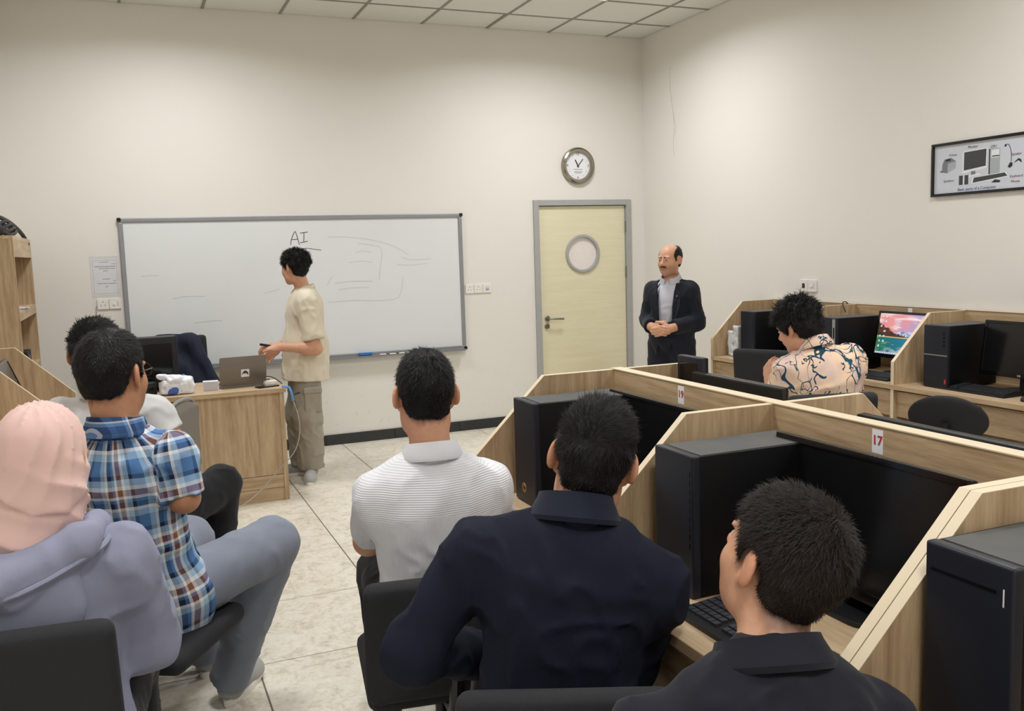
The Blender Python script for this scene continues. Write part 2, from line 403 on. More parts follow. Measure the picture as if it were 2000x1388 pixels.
# ================================================================== THE ROOM
XL, YB, H = -5.57, -9.3, 3.58          # left wall x, rear wall y, ceiling height; the back-right corner is the origin
def shell():
    # floor: a grout bed with tiles
    fl = MB().box(XL-.1, .1, YB-.1, .1, -.12, -.0018).build('floor', 'grout'); struct(fl)
    TX, TY, GX0, GY0 = .627, .668, -3.685, -1.463
    xs = [GX0+TX*i for i in range(-6, 8)]; ys = [GY0+TY*i for i in range(-14, 5)]
    g = .0032
    def clipped(a, b, lo, hi): return max(a, lo), min(b, hi)
    for i in range(len(xs)-1):
        for j in range(len(ys)-1):
            x0, x1 = clipped(xs[i]+g, xs[i+1]-g, XL, 0); y0, y1 = clipped(ys[j]+g, ys[j+1]-g, YB, 0)
            if x1-x0 < .02 or y1-y0 < .02: continue
            w, d = round(x1-x0, 3), round(y1-y0, 3)
            piece(('ft', w, d), lambda: MB().box(-w/2, w/2, -d/2, d/2, -.012, 0).mesh('tile', .0015, 1), 'tile', 'floor_tile', fl, ((x0+x1)/2, (y0+y1)/2, 0))
    # walls
    ox0, ox1, oz1 = -1.132, -.198, 2.03      # door opening
    wb = MB().box(XL-.1, ox0, 0, .12, -.02, H+.2).box(ox1, .12, 0, .12, -.02, H+.2).box(ox0, ox1, 0, .12, oz1, H+.2)
    struct(wb.build('wall_back', 'wall_scuffed'))
    wr = struct(MB().box(0, .12, YB, 0, -.02, H+.2).build('wall_right', 'wall'))
    struct(MB().box(XL-.12, XL, YB, 0, -.02, H+.2).build('wall_left', 'wall'))
    struct(MB().box(XL-.1, .1, YB-.12, YB, -.02, H+.2).build('wall_rear', 'wall'))
    mb = MB()
    stroke_mesh(mb, smooth_path([(-.508, 3.228), (-.489, 3.141), (-.511, 2.956), (-.542, 2.815), (-.556, 2.677), (-.537, 2.543), (-.551, 2.427)], 5), .0035, -.0008, 'x')
    stroke_mesh(mb, [(-.545, 2.80), (-.585, 2.70), (-.575, 2.61)], .0025, -.0008, 'x')
    mb.build('crack', plain('crack', (176, 170, 158), .9), wr, label='fine hairline crack in the paint')
    # ceiling: a slab, grid bars, tiles laid in
    ce = struct(MB().box(XL-.1, .1, YB-.1, .1, H+.03, H+.2).build('ceiling', 'ceiling_tile'))
    gx = [-.377-.6*i for i in range(-1, 10)]; gy = [-.496-.6*i for i in range(-1, 16)]
    xs = sorted([0]+[x for x in gx if XL < x < 0]+[XL]); ys = sorted([0]+[y for y in gy if YB < y < 0]+[YB])
    for x in xs[1:-1]: piece(('gbx',), lambda: MB().box(-.011, .011, YB, 0, -.002, .02).mesh('grid_bar'), 'grid_bar', 'ceiling_grid', ce, (x, 0, H))
    for y in ys[1:-1]: piece(('gby',), lambda: MB().box(XL, 0, -.011, .011, -.001, .02).mesh('grid_bar'), 'grid_bar', 'ceiling_grid', ce, (0, y, H))
    lights = set()
    for i in range(len(xs)-1):
        for j in range(len(ys)-1):
            x0, x1, y0, y1 = xs[i], xs[i+1], ys[j], ys[j+1]
            cx, cy = (x0+x1)/2, (y0+y1)/2
            if any(abs(cx-lx) < .05 and abs(cy-ly) < .05 for lx, ly in PANELS):
                lights.add((cx, cy)); continue
            w, d = round(x1-x0-.014, 3), round(y1-y0-.014, 3)
            o = piece(('ct', w, d), lambda: MB().box(-w/2, w/2, -d/2, d/2, .004, .016).mesh('ceiling_panel', .003, 1), 'ceiling_panel', 'ceiling_tile', ce, (cx, cy, H))
            if cx < -1.7 and cx > -2.3 and y1 == 0: o.rotation_euler.x = -.02; o.location.z = H+.006      # one tile sits askew
    for (x, y) in sorted(lights): ceiling_light(x, y)
    # black skirting tiles along the back wall and the right wall
    bb = struct(MB().box(XL, -1.185, -.004, 0, 0, .086).build('baseboard_back', 'grout'))
    xx = [-3.193-.609*k for k in range(-3, 5)]; xx = sorted([x for x in xx if XL < x < -1.185]+[XL, -1.185])
    for a, b in zip(xx[:-1], xx[1:]):
        w = round(b-a-.003, 3); piece(('bbt', w), lambda: MB().box(-w/2, w/2, -.014, -.002, 0, .09).mesh('tile', .001, 1), 'tile', 'baseboard', bb, ((a+b)/2, 0, 0))
    br = struct(MB().box(-.004, 0, YB, -.0, 0, .086).build('baseboard_right', 'grout'))
    k = 0; y = 0
    while y > -1.9:
        piece(('bbr',), lambda: MB().box(-.014, -.002, -.603, 0, 0, .09).mesh('tile', .001, 1), 'tile', 'baseboard', br, (0, y-.003, 0)); y -= .609
PANELS = [(x, y) for x in (-.977+.3-.6, -4.277+.3) for y in ()]
PANELS = []
for px in (-1.277, -4.277):
    for py in (-1.396, -4.996, -7.996): PANELS.append((px, py))
LIGHT_LABELS = {}
def ceiling_light(x, y):
    i = len(LIGHT_LABELS); LIGHT_LABELS[(x, y)] = i
    side = 'nearer the framed poster wall' if x > -2.5 else 'nearer the tall bookcase'
    order = {True: 0}.get(False, 0)
    row = ['rearmost', 'middle', 'foremost']
    r = min(range(3), key=lambda k: abs((-7.996, -4.996, -1.396)[k]-y))
    t = thing('ceiling_light', '%s square ceiling light panel of the row %s' % (row[r], side), 'ceiling light', (x, y, H), 0, 'ceiling light panels')
    piece(('clf',), lambda: MB().box(-.293, .293, -.293, -.272, -.006, .02).box(-.293, .293, .272, .293, -.006, .02).box(-.293, -.272, -.272, .272, -.006, .02).box(.272, .293, -.272, .272, -.006, .02).mesh('frame', .002, 1), 'frame', 'white_plastic', t)
    piece(('cld',), lambda: MB().box(-.273, .273, -.273, .273, .004, .012).mesh('diffuser'), 'diffuser', 'panel_glow', t)
    la = bpy.data.lights.new('panel_lamp', 'AREA'); la.shape = 'SQUARE'; la.size = .54; la.energy = PANEL_POWER; la.color = (.955, .98, 1.0); la.spread = PANEL_SPREAD
    lo = bpy.data.objects.new('panel_lamp', la); COL.objects.link(lo); lo.parent = t; lo.location = (0, 0, -.012)
shell()

def door():
    t = struct(bpy.data.objects.new('door_1', None)); COL.objects.link(t); t.location = (0, 0, 0)
    f = MB()
    f.box(-1.18, -1.126, -.025, .10, 0, 2.074).box(-.204, -.152, -.025, .10, 0, 2.074).box(-1.126, -.204, -.025, .10, 2.022, 2.074)
    f.build('door_frame', 'frame_grey', t, .003)
    # slab with a round hole
    cx, cz, R = -.672, 1.571, .178; n = 48
    x0, x1, z0, z1 = -1.120, -.209, .01, 2.016
    bm = bmesh.new()
    def ring(yy):
        inner = [bm.verts.new((cx+R*math.cos(2*PI*k/n), yy, cz+R*math.sin(2*PI*k/n))) for k in range(n)]
        outer = []
        for k in range(n):
            a = 2*PI*k/n; dx, dz = math.cos(a), math.sin(a)
            s = min([(x1-cx)/dx if dx > 1e-9 else 1e9, (x0-cx)/dx if dx < -1e-9 else 1e9, (z1-cz)/dz if dz > 1e-9 else 1e9, (z0-cz)/dz if dz < -1e-9 else 1e9])
            outer.append(bm.verts.new((cx+s*dx, yy, cz+s*dz)))
        return inner, outer
    ia, oa = ring(.008); ib, ob = ring(.050)
    corners = []
    for yy in (.008, .050): corners.append({(sx, sz): bm.verts.new((x1 if sx > 0 else x0, yy, z1 if sz > 0 else z0)) for sx in (-1, 1) for sz in (-1, 1)})
    for inn, out, cs in ((ia, oa, corners[0]), (ib, ob, corners[1])):
        for k in range(n):
            k2 = (k+1) % n; a, b = out[k].co, out[k2].co; vs = [inn[k], out[k]]
            if abs(a.x-b.x) > 1e-6 and abs(a.z-b.z) > 1e-6:
                mx = (a.x+b.x)/2-cx; mz = (a.z+b.z)/2-cz; vs.append(cs[(1 if mx > 0 else -1, 1 if mz > 0 else -1)])
            bm.faces.new(vs+[out[k2], inn[k2]])
    for k in range(n): bm.faces.new([ia[k], ia[(k+1) % n], ib[(k+1) % n], ib[k]])
    ring_a = [corners[0][c] for c in ((-1, -1), (1, -1), (1, 1), (-1, 1))]; ring_b = [corners[1][c] for c in ((-1, -1), (1, -1), (1, 1), (-1, 1))]
    for k in range(4): bm.faces.new([ring_a[k], ring_a[(k+1) % 4], ring_b[(k+1) % 4], ring_b[k]])
    bmesh.ops.recalc_face_normals(bm, faces=bm.faces); me = bpy.data.meshes.new('door_leaf'); bm.to_mesh(me); bm.free()
    leaf = link('door_leaf', me, 'maple', t)
    MB().lathe([(R+.012, 0), (R+.012, .012), (R-.016, .016), (R-.020, -.03), (R+.0, -.03)], 48, (cx, .0, cz), 'y')
    pr = [(R+.002, .008), (R+.002, -.006), (R-.004, -.012), (R-.022, -.012), (R-.026, .0), (R-.026, .04), (R+.002, .04)]
    mb = MB(); vs = []; fs = []
    for (r, h) in pr:
        for k in range(48): a = 2*PI*k/48; vs.append((cx+r*math.cos(a), h, cz+r*math.sin(a)))
    m = len(pr)
    for i in range(m):
        for k in range(48): fs.append((i*48+k, i*48+(k+1) % 48, ((i+1) % m)*48+(k+1) % 48, ((i+1) % m)*48+k))
    mb.add(vs, fs).build('porthole_ring', 'frame_grey', leaf, smooth=True)
    MB().lathe([(R-.024, .018), (R-.024, .026)], 48, (cx, 0, cz), 'y').build('porthole_pane', 'frost', leaf)
    h = MB().lathe([(.026, .008), (.026, -.004), (.022, -.008)], 20, (-1.058, 0, .974), 'y').tube([(-1.058, -.006, .974), (-1.058, -.05, .974), (-1.05, -.056, .974), (-.915, -.056, .968)], .0095, 10)
    h.build('handle', 'steel', leaf, smooth=True)
    MB().lathe([(.025, .008), (.025, -.004), (.021, -.008)], 20, (-1.063, 0, .903), 'y').box(-1.066, -1.060, -.0095, -.006, .893, .913).build('lock_plate', 'steel', leaf)
    for z in (1.82, 1.385, .25): MB().lathe([(.008, z-.05), (.008, z+.05)], 10, (-.207, -.004, 0)).build('hinge', 'steel', t)
door()
struct(MB().box(-1.25, -.1, .13, .16, -.02, 2.2).build('wall_corridor', 'wall'))

def socket(parent, cx, cz, w, h, kind, axis='y'):
    """one plate with its holes, in the plane of its wall; local frame x along the wall, y out of it"""
    p = MB().rrect(w, h, .006, 'y', -.011, 0, (cx, cz)).build('plate', 'white_plastic', parent, .0015, 1)
    if kind == 'socket':
        for (dx, dz, ww, hh) in ((0, .016, .004, .010), (-.014, -.010, .008, .004), (.014, -.010, .008, .004)):
            MB().box(cx+dx-ww/2, cx+dx+ww/2, -.0118, -.010, cz+dz-hh/2, cz+dz+hh/2).build('slot', 'hole', p)
        MB().box(cx+.021, cx+.030, -.0135, -.010, cz+.008, cz+.022).build('rocker', 'white_plastic', p)
    elif kind == 'switch':
        MB().box(cx-.016, cx+.004, -.016, -.010, cz-.014, cz+.006).build('rocker', 'white_plastic', p, .002, 1); MB().box(cx+.014, cx+.026, -.0125, -.010, cz-.018, cz+.02).build('slot', 'paper_grey', p)
    elif kind == 'data':
        MB().box(cx-.020, cx+.020, -.0125, -.010, cz-.022, cz+.018).build('cover', 'paper_grey', p); MB().box(cx-.012, cx+.012, -.0133, -.010, cz-.016, cz-.004).build('slot', 'ink_grey', p)
    elif kind == 'red':
        MB().rrect(.026, .034, .008, 'y', -.0145, -.010, (cx, cz)).build('rocker', 'hole', p); MB().box(cx-.006, cx+.006, -.016, -.013, cz-.004, cz+.006).build('lamp', 'red_ink', p)
def wall_items():
    # whiteboard
    t = thing('whiteboard', 'long white dry-erase board with aluminium frame, AI written on it', 'whiteboard', (-3.297, 0, .748))
    hw, ht = 1.41, 1.214
    MB().box(-hw+.02, hw-.02, -.016, -.002, .02, ht-.02).build('writing_surface', 'board_white', t)
    for nm, b in (('frame_rail', (-hw, hw, -.028, -.001, ht-.034, ht)), ('frame_rail', (-hw, hw, -.028, -.001, 0, .036)), ('frame_rail', (-hw, -hw+.034, -.028, -.001, .036, ht-.034)), ('frame_rail', (hw-.034, hw, -.028, -.001, .036, ht-.034))):
        MB().box(*b).build(nm, 'alu_dark', t, .006)
    for sx in (-1, 1):
        for z in (.012, ht-.012): MB().rrect(.03, .03, .01, 'y', -.034, -.001, (sx*(hw-.008), z)).build('corner_cap', 'black_plastic', t, .003)
    tr = MB().box(-hw+.03, hw-.03, -.085, -.028, -.004, .002).box(-hw+.03, hw-.03, -.085, -.081, .002, .012).build('pen_tray', 'alu', t, .001, 1)
    mb = MB(); w = .0055
    ox, oz = 3.297, -.748
    def S(m, pts, ww=w, sm=False):
        q = [(a+ox, b+oz) for a, b in pts]; stroke_mesh(m, smooth_path(q) if sm else q, ww, -.0165)
    S(mb, [(-3.400, 1.722), (-3.392, 1.765), (-3.372, 1.812), (-3.359, 1.832), (-3.350, 1.815), (-3.338, 1.765), (-3.328, 1.722)], sm=True)
    S(mb, [(-3.388, 1.766), (-3.336, 1.769)]); S(mb, [(-3.318, 1.818), (-3.252, 1.827)]); S(mb, [(-3.285, 1.823), (-3.288, 1.78), (-3.292, 1.744)]); S(mb, [(-3.322, 1.738), (-3.258, 1.750)])
    S(mb, [(-3.385, 1.688), (-3.263, 1.691), (-3.148, 1.673)], .0045)
    mb.build('lettering', 'marker_black', t, label='black handwritten letters AI, underlined')
    w2 = .005
    for pts in ([(-3.09, 1.78), (-2.95, 1.778), (-2.823, 1.765), (-2.68, 1.74), (-2.556, 1.702), (-2.45, 1.65), (-2.389, 1.608)], [(-2.83, 1.722), (-2.70, 1.70), (-2.64, 1.68), (-2.629, 1.607), (-2.65, 1.50), (-2.661, 1.409)],
                [(-2.45, 1.42), (-2.47, 1.30), (-2.52, 1.235), (-2.70, 1.225), (-2.90, 1.235), (-3.115, 1.232)], [(-3.115, 1.372), (-3.09, 1.42), (-3.061, 1.445)], [(-4.572, 1.507), (-4.50, 1.512), (-4.44, 1.51)],
                [(-3.64, 1.331), (-3.58, 1.345), (-3.514, 1.36)], [(-3.05, 1.39), (-2.9, 1.40), (-2.72, 1.395)], [(-2.45, 1.59), (-2.35, 1.565), (-2.19, 1.571)], [(-2.5, 1.53), (-2.38, 1.52), (-2.22, 1.53)], [(-4.2, 1.12), (-4.05, 1.13), (-3.98, 1.125)],
                [(-3.02, 1.335), (-2.88, 1.345), (-2.75, 1.34)], [(-2.86, 1.64), (-2.80, 1.655), (-2.72, 1.64)], [(-2.92, 1.56), (-2.82, 1.57), (-2.71, 1.556)], [(-4.35, 1.32), (-4.25, 1.335), (-4.1, 1.33)]):
        mb = MB(); S(mb, pts, w2, True); mb.build('erased_stroke', 'marker_faint', t, label='faint trace of wiped writing')
    # on the tray
    def eraser(x, w, mat, lab):
        e = thing('board_eraser', lab, 'eraser', (x, -.058, .752)); MB().rrect(w, .034, .006, 'z', .012, .034).build('handle', mat, e, .003); MB().box(-w/2+.003, w/2-.003, -.016, .016, 0, .013).build('felt', 'black_matte', e)
    eraser(-2.823, .11, 'blue_plastic', 'light blue board eraser on the pen tray, left of the markers'); eraser(-2.302, .115, 'dark_blue_plastic', 'dark blue board eraser on the pen tray, right of the markers')
    for k, x in enumerate((-2.66, -2.575, -2.49, -2.425)):
        e = thing('marker_pen', 'white marker pen on the board tray, %s of four from the left' % ('first', 'second', 'third', 'fourth')[k], 'marker', (x, -.05-.006*(k % 2), .758), .06*(k-1.5), 'marker pens on the tray')
        MB().lathe([(.0065, -.035), (.0065, .02)], 10, (0, 0, 0), 'x').build('barrel', 'white_plastic', e, smooth=True); MB().lathe([(.0072, .02), (.0072, .045), (.005, .048)], 10, (0, 0, 0), 'x').build('cap', 'black_plastic', e, smooth=True)
    # clock
    t = thing('wall_clock', 'round silver-rimmed wall clock above the door', 'clock', (-.711, 0, 2.387))
    vs = [(.168, 0), (.170, -.02), (.165, -.038), (.150, -.047), (.134, -.044), (.126, -.030), (.124, -.012)]
    mb = MB(); v = []; f = []
    for (r, h) in vs:
        for k in range(48): a = 2*PI*k/48; v.append((r*math.cos(a), h, r*math.sin(a)))
    for i in range(len(vs)-1):
        for k in range(48): f.append((i*48+k, i*48+(k+1) % 48, (i+1)*48+(k+1) % 48, (i+1)*48+k))
    mb.add(v, f).build('rim', 'clock_rim', t, smooth=True)
    fc = MB().lathe([(.130, -.002), (.130, -.014)], 48, (0, 0, 0), 'y').build('dial', 'paper', t)
    for s, a in (('12', 90), ('3', 0), ('6', 270), ('9', 180)):
        text(s, .034, 'marker_black', fc, (.108*math.cos(math.radians(a)), -.0148, .108*math.sin(math.radians(a))), (PI/2, 0, 0))
    for k in range(12):
        if k % 3: a = PI*k/6; MB().box(*sorted((.104*math.cos(a)-.002, .104*math.cos(a)+.002)), -.0152, -.014, .104*math.sin(a)-.004, .104*math.sin(a)+.004).build('hour_mark', 'ink_grey', fc)
    mb = MB(); stroke_mesh(mb, [(-.045, -.032), (.0, -.034), (.045, -.034)], .006, -.0148); stroke_mesh(mb, [(-.04, -.056), (.045, -.056)], .007, -.0148); stroke_mesh(mb, [(-.03, -.068), (.03, -.068)], .004, -.0148)
    mb.build('print', 'ink_grey', fc)
    for nm, ang, ln, wd in (('hour_hand', 117, .062, .010), ('minute_hand', 50, .082, .007)):
        a = math.radians(ang); mb = MB(); stroke_mesh(mb, [(-.015*math.cos(a), -.015*math.sin(a)), (ln*math.cos(a), ln*math.sin(a))], wd, -.019); mb.build(nm, 'marker_black', t)
    MB().lathe([(.008, -.014), (.008, -.021)], 12, (0, 0, 0), 'y').build('hub', 'marker_black', t)
    # sockets
    t = thing('wall_socket', 'row of three white socket plates right of the whiteboard', 'wall socket', (-1.745, 0, 1.288)); 
    for dx, k in ((-.085, 'socket'), (0, 'socket'), (.085, 'data')): socket(t, dx, 0, .082, .082, k)
    t = thing('wall_socket', 'pair of white socket and switch plates under the notice sheet', 'wall socket', (-4.815, 0, 1.306))
    for dx, k in ((-.043, 'socket'), (.043, 'switch')): socket(t, dx, 0, .083, .083, k)
    MB().tube(smooth_path([(-.084, -.006, -.01), (-.095, -.006, -.05), (-.09, -.005, -.25), (-.088, -.005, -.6)]), .003, 6).build('wire', 'cable_white', t)
    t = thing('wall_socket', 'pair of white switch plates on the wall above the desks, one red-lit', 'wall socket', (0, -2.345, 1.291), -PI/2)
    for dx, k in ((-.046, 'red'), (.046, 'switch')): socket(t, dx, 0, .088, .09, k)
    # notice in a clear sleeve
    t = thing('notice_sheet', 'printed notice sheet in a clear sleeve taped beside the whiteboard', 'notice', (-4.826, 0, 1.352))
    tc = NT('clear_sleeve'); tc.set(s2l((236, 238, 240)), .15); tc.b.inputs['Alpha'].default_value = .22; MAT['clear_sleeve'] = tc.m
    MB().box(-.105, .105, -.0022, -.0016, 0, .324).build('sleeve', 'clear_sleeve', t); sh = MB().box(-.099, .097, -.0015, -.0004, .020, .300).build('sheet', 'paper', t)
    mb = MB(); mb2 = MB()
    for (x0, x1, z, wd) in ((-.035, .03, .276, .006), (.05, .078, .262, .004), (-.072, .078, .243, .007), (-.04, .074, .228, .006), (-.012, .026, .209, .006), (-.02, .035, .145, .005), (.055, .076, .132, .005), (-.06, .078, .112, .006), (-.004, .022, .088, .006)):
        n = max(2, int((x1-x0)/.012)); cuts = np.linspace(x0, x1, n+1)
        for a, b in zip(cuts[:-1], cuts[1:]): stroke_mesh(mb, [(a, z), (b-.003, z+random.uniform(-.0008, .0008))], wd*random.uniform(.6, 1), -.00165)
    mb.build('print', 'ink', sh)
    for (a, b) in (((-.085, .018+.015), (.085, .018+.015)), ((-.085, .289), (.085, .289)), ((-.085, .033), (-.085, .289)), ((.085, .033), (.085, .289))): stroke_mesh(mb2, [a, b], .0022, -.00165)
    mb2.build('print_border', 'ink_grey', sh)
    # poster on the right wall
    t = thing('framed_poster', 'black-framed poster of computer parts on the right wall', 'poster', (0, -3.468, 1.868), -PI/2)   # local x runs to the right along the wall
    W, Hh = .86, .322
    for b in ((0, W, -.022, -.002, 0, .017), (0, W, -.022, -.002, Hh-.017, Hh), (0, .017, -.022, -.002, .017, Hh-.017), (W-.017, W, -.022, -.002, .017, Hh-.017)): MB().box(*b).build('frame_rail', 'black_gloss', t, .004)
    ps = MB().box(.012, W-.012, -.008, -.002, .012, Hh-.012).build('print_sheet', plain('poster_paper', (206, 210, 220), .25, var=.03), t)
    y = -.0086
    plain('pr_grey', (120, 122, 134), .5); plain('pr_dark', (62, 63, 66), .5); plain('pr_light', (168, 176, 178), .5); plain('pr_white', (228, 230, 232), .5); plain('pr_black', (34, 35, 38), .5); plain('pr_blue', (70, 108, 156), .5); plain('pr_red', (140, 84, 96), .5)
    def poly(pts, mat, dy=0.0, nm='print'):
        MB().add([(a, y-dy, b) for a, b in pts], [tuple(range(len(pts)))]).build(nm, mat, ps)
    def R(x0, x1, z0, z1, mat, dy=0.0): poly([(x0, z0), (x1, z0), (x1, z1), (x0, z1)], mat, dy)
    # printer
    poly([(.075, .145), (.115, .138), (.115, .195), (.075, .190)], 'pr_grey'); poly([(.115, .138), (.172, .160), (.176, .205), (.115, .195)], 'pr_light'); poly([(.075, .190), (.115, .195), (.176, .205), (.140, .228), (.09, .222)], 'pr_grey', .0003); poly([(.098, .208), (.14, .212), (.132, .224), (.102, .220)], 'pr_black', .0006); poly([(.055, .15), (.078, .145), (.078, .158)], 'pr_dark')
    # monitor
    poly([(.222, .125), (.392, .145), (.396, .262), (.224, .256)], 'pr_white'); poly([(.233, .143), (.385, .158), (.388, .256), (.234, .25)], 'pr_dark', .0003); R(.284, .315, .105, .135, 'pr_grey', .0001); poly([(.265, .1), (.36, .108), (.34, .118), (.27, .112)], 'pr_white', .0002)
    # tower
    poly([(.405, .105), (.478, .11), (.48, .25), (.405, .252)], 'pr_light'); R(.405, .413, .105, .252, 'pr_black', .0002); R(.425, .475, .205, .211, 'pr_black', .0003); R(.42, .474, .20, .245, 'pr_white', .0001)
    # microphone
    mb = MB(); stroke_mesh(mb, smooth_path([(.515, .262), (.53, .264), (.545, .24), (.552, .20), (.552, .165)]), .004, y); mb.build('print', 'pr_black', ps)
    poly([(.505, .254), (.518, .252), (.522, .264), (.509, .267)], 'pr_black', .0002); poly([(.53, .138), (.545, .13), (.562, .142), (.56, .16), (.545, .162)], 'pr_black', .0002); poly([(.565, .155), (.60, .168), (.62, .152), (.615, .172), (.598, .18)], 'pr_black', .0002)
    # speakers, keyboard, mouse
    for x in (.20, .24): R(x, x+.028, .06, .115, 'pr_dark'); R(x+.021, x+.034, .06, .115, 'pr_white', -.0001)
    poly([(.285, .058), (.54, .083), (.52, .112), (.292, .098)], 'pr_white'); poly([(.298, .066), (.53, .088), (.513, .108), (.305, .095)], 'pr_dark', .0003); poly([(.425, .058), (.48, .055), (.487, .066), (.45, .074)], 'pr_black', .0004)
    for (x, z, s, m) in ((.153, .243, 'Printer', 'pr_grey'), (.294, .277, 'Monitor', 'pr_dark'), (.435, .262, 'CPU', 'pr_dark'), (.125, .091, 'Speakers', 'pr_grey'), (.585, .205, 'Speaker', 'pr_red'), (.588, .082, 'Keyboard', 'pr_red'), (.582, .053, 'Mouse', 'pr_red'), (.325, .032, 'Basic parts of a Computer', 'pr_blue')):
        text(s, .021 if s[0] != 'B' else .025, m, ps, (x, y-.0002, z), (PI/2, 0, 0), name='caption')
wall_items()
# ================================================================== FURNITURE
DZ = .77                                 # desk height
def desk_row(label, xs, dr, ys, doubles=(), tags=None):
    """a row of study carrels: xs the back plane, dr the side the users sit on, ys the dividers from far to near"""
    t = thing('computer_desk', label, 'desk', (xs, (ys[0]+ys[-1])/2, 0)); cy = (ys[0]+ys[-1])/2
    y0, y1 = ys[-1]-cy, ys[0]-cy
    def bx(xa, xb, ya, yb, za, zb): return MB().box(min(xa*dr, xb*dr), max(xa*dr, xb*dr), ya, yb, za, zb)
    bp = bx(0, .018, y0-.011, y1+.011, .0, 1.178).build('back_panel', 'oak_y', t)
    bx(-.001, .021, y0-.012, y1+.012, 1.178, 1.181).build('edge_strip', 'oak_edge', bp)
    tp = bx(.02, .585, y0, y1, DZ-.026, DZ).build('desktop', 'oak_top', t, .002, 1)
    bx(.584, .5865, y0, y1, DZ-.026, DZ).build('edge_strip', 'oak_y', tp)
    bx(.535, .553, y0, y1, DZ-.19, DZ-.04).build('apron', 'oak_y', t)
    bx(.10, .118, y0, y1, .10, DZ-.04).build('modesty_panel', 'oak_y', t)
    prof = [(.018, 0), (.018, 1.176), (.30, 1.176), (.58, .905), (.58, 0)]
    edge = [(.018, 1.176), (.30, 1.176), (.58, .905), (.58, 0), (.5815, 0), (.5815, .9057), (.3007, 1.1775), (.018, 1.1775)]
    for y in ys:
        key = ('div', dr); me = cached(key, lambda: MB().prism([(a*dr, b) for a, b in prof], 'y', -.011, .011).mesh('divider'))
        d = link('divider', me, 'oak', t); d.location = (0, y-cy, 0)
        e = link('edge_strip', cached(('dive', dr), lambda: MB().prism([(a*dr, b) for a, b in edge], 'y', -.0113, .0113).mesh('edge_strip')), 'oak_edge', d)
    for (y, num) in (tags or []):
        p = bx(.018, .0185, y-cy-.017, y-cy+.017, 1.112 if num else 1.125, 1.17).build('number_tag', 'paper', t)
        if num: text(num, .032, 'red_ink', p, (dr*.0192, y-cy, 1.143), (PI/2, 0, -PI/2 if dr < 0 else PI/2), bold=.0006)
    return t
desk_row('oak computer desk row with three carrels along the right wall, under the poster', -.016, -1, [-1.96, -2.855, -3.75, -4.645, -5.54], tags=[(-2.425, None), (-3.338, None)])
desk_row('oak computer desk of the centre island with two red number tags', -3.053, -1, [-4.86, -5.75, -6.63], tags=[(-5.305, '19'), (-6.141, '17')])
desk_row('oak computer desk of the centre island, cut by the bottom right corner', -3.053, -1, [-6.655, -7.55])
desk_row('oak computer desk on the far side of the island panel', -3.0515, 1, [-4.86, -5.75, -6.63])
desk_row('oak computer desk at the left edge below the bookcase', XL+.001, 1, [-2.15, -3.10, -4.03, -4.93])

def tower(label, x, y, rotz, kind='hp', w=.165, d=.385, h=.35, z=DZ):
    t = thing('computer_tower', label, 'computer', (x, y, z), rotz, 'desktop computer towers')       # local: front face at y = 0 looking along +y
    k = (kind, w, d, h)
    piece(('twb',)+k, lambda: MB().box(-w/2, w/2, -d, -.022, .006, h).mesh('case', .004, 2, True), 'case', 'tower_case', t)
    piece(('twt',)+k, lambda: MB().box(-w/2+.008, w/2-.008, -d+.01, -.03, h-.001, h+.0012).mesh('dusty_lid'), 'dusty_lid', 'dusty_top', t)
    fp = piece(('twf',)+k, lambda: MB().box(-w/2-.001, w/2+.001, -.024, 0, .004, h+.002).mesh('front_panel', .006, 3, True), 'front_panel', 'tower_front', t)
    for sx in (-1, 1):
        for yy in (-.05, -d+.05): piece(('twp',), lambda: MB().lathe([(.012, 0), (.010, .007)], 10).mesh('foot'), 'foot', 'black_plastic', t, (sx*(w/2-.03), yy, 0))
    if kind == 'hp':
        lg = piece(('twl',), lambda: MB().lathe([(.0165, 0), (.0165, .0012)], 24, (0, 0, 0), 'y').mesh('logo_disc'), 'logo_disc', 'logo_silver', fp, (w*.16, 0, .055))
        text('hp', .026, 'tower_front', lg, (0, .0015, .001), (PI/2, 0, PI), shear=.3, bold=.0004)
        for i in range(9): piece(('tws',), lambda: MB().box(-.0014, .0014, -.001, .0012, 0, .014).mesh('vent_slot'), 'vent_slot', 'black_gloss', fp, (-w/2+.012, 0, h-.05-.022*i))
    elif kind == 'hp_gold':
        lg = piece(('twlg',), lambda: MB().lathe([(.0165, 0), (.0165, .0012)], 24, (0, 0, 0), 'y').mesh('logo_disc'), 'logo_disc', 'logo_gold', fp, (w*.05, 0, .055))
        text('hp', .026, 'tower_front', lg, (0, .0015, .001), (PI/2, 0, PI), shear=.3, bold=.0004)
    elif kind == 'strip':
        MB().box(-w/2+.002, w/2-.002, -.003, .002, .185, .192).build('trim_strip', 'silver', fp); MB().box(-w/2+.008, -w/2+.018, -.003, .0012, .03, .055).build('red_tab', 'red_ink', fp)
        for i in range(4): MB().box(-w/2+.02, -w/2+.03, -.003, .001, .24+.022*i, .252+.022*i).build('port', 'black_gloss', fp)
    elif kind == 'two_tone':
        MB().box(-w/2+.004, -w/2+.03, -.003, .002, .01, h-.006).build('trim_strip', 'silver', fp); MB().box(-w/2+.01, -w/2+.022, -.003, .003, .22, .29).build('port', 'black_gloss', fp)
    elif kind == 'plain':
        MB().box(-w/2+.016, -w/2+.018, -.003, .001, h-.062, h-.034).build('power_light', 'white_plastic', fp); MB().box(-w/2+.03, w/2-.012, -.003, .0008, h-.045, h-.04).build('drive_slot', 'black_gloss', fp)
    elif kind == 'rear':
        MB().box(-w/2+.02, w/2-.02, -.003, .001, h-.11, h-.02).build('port', 'black_gloss', fp)
    return t
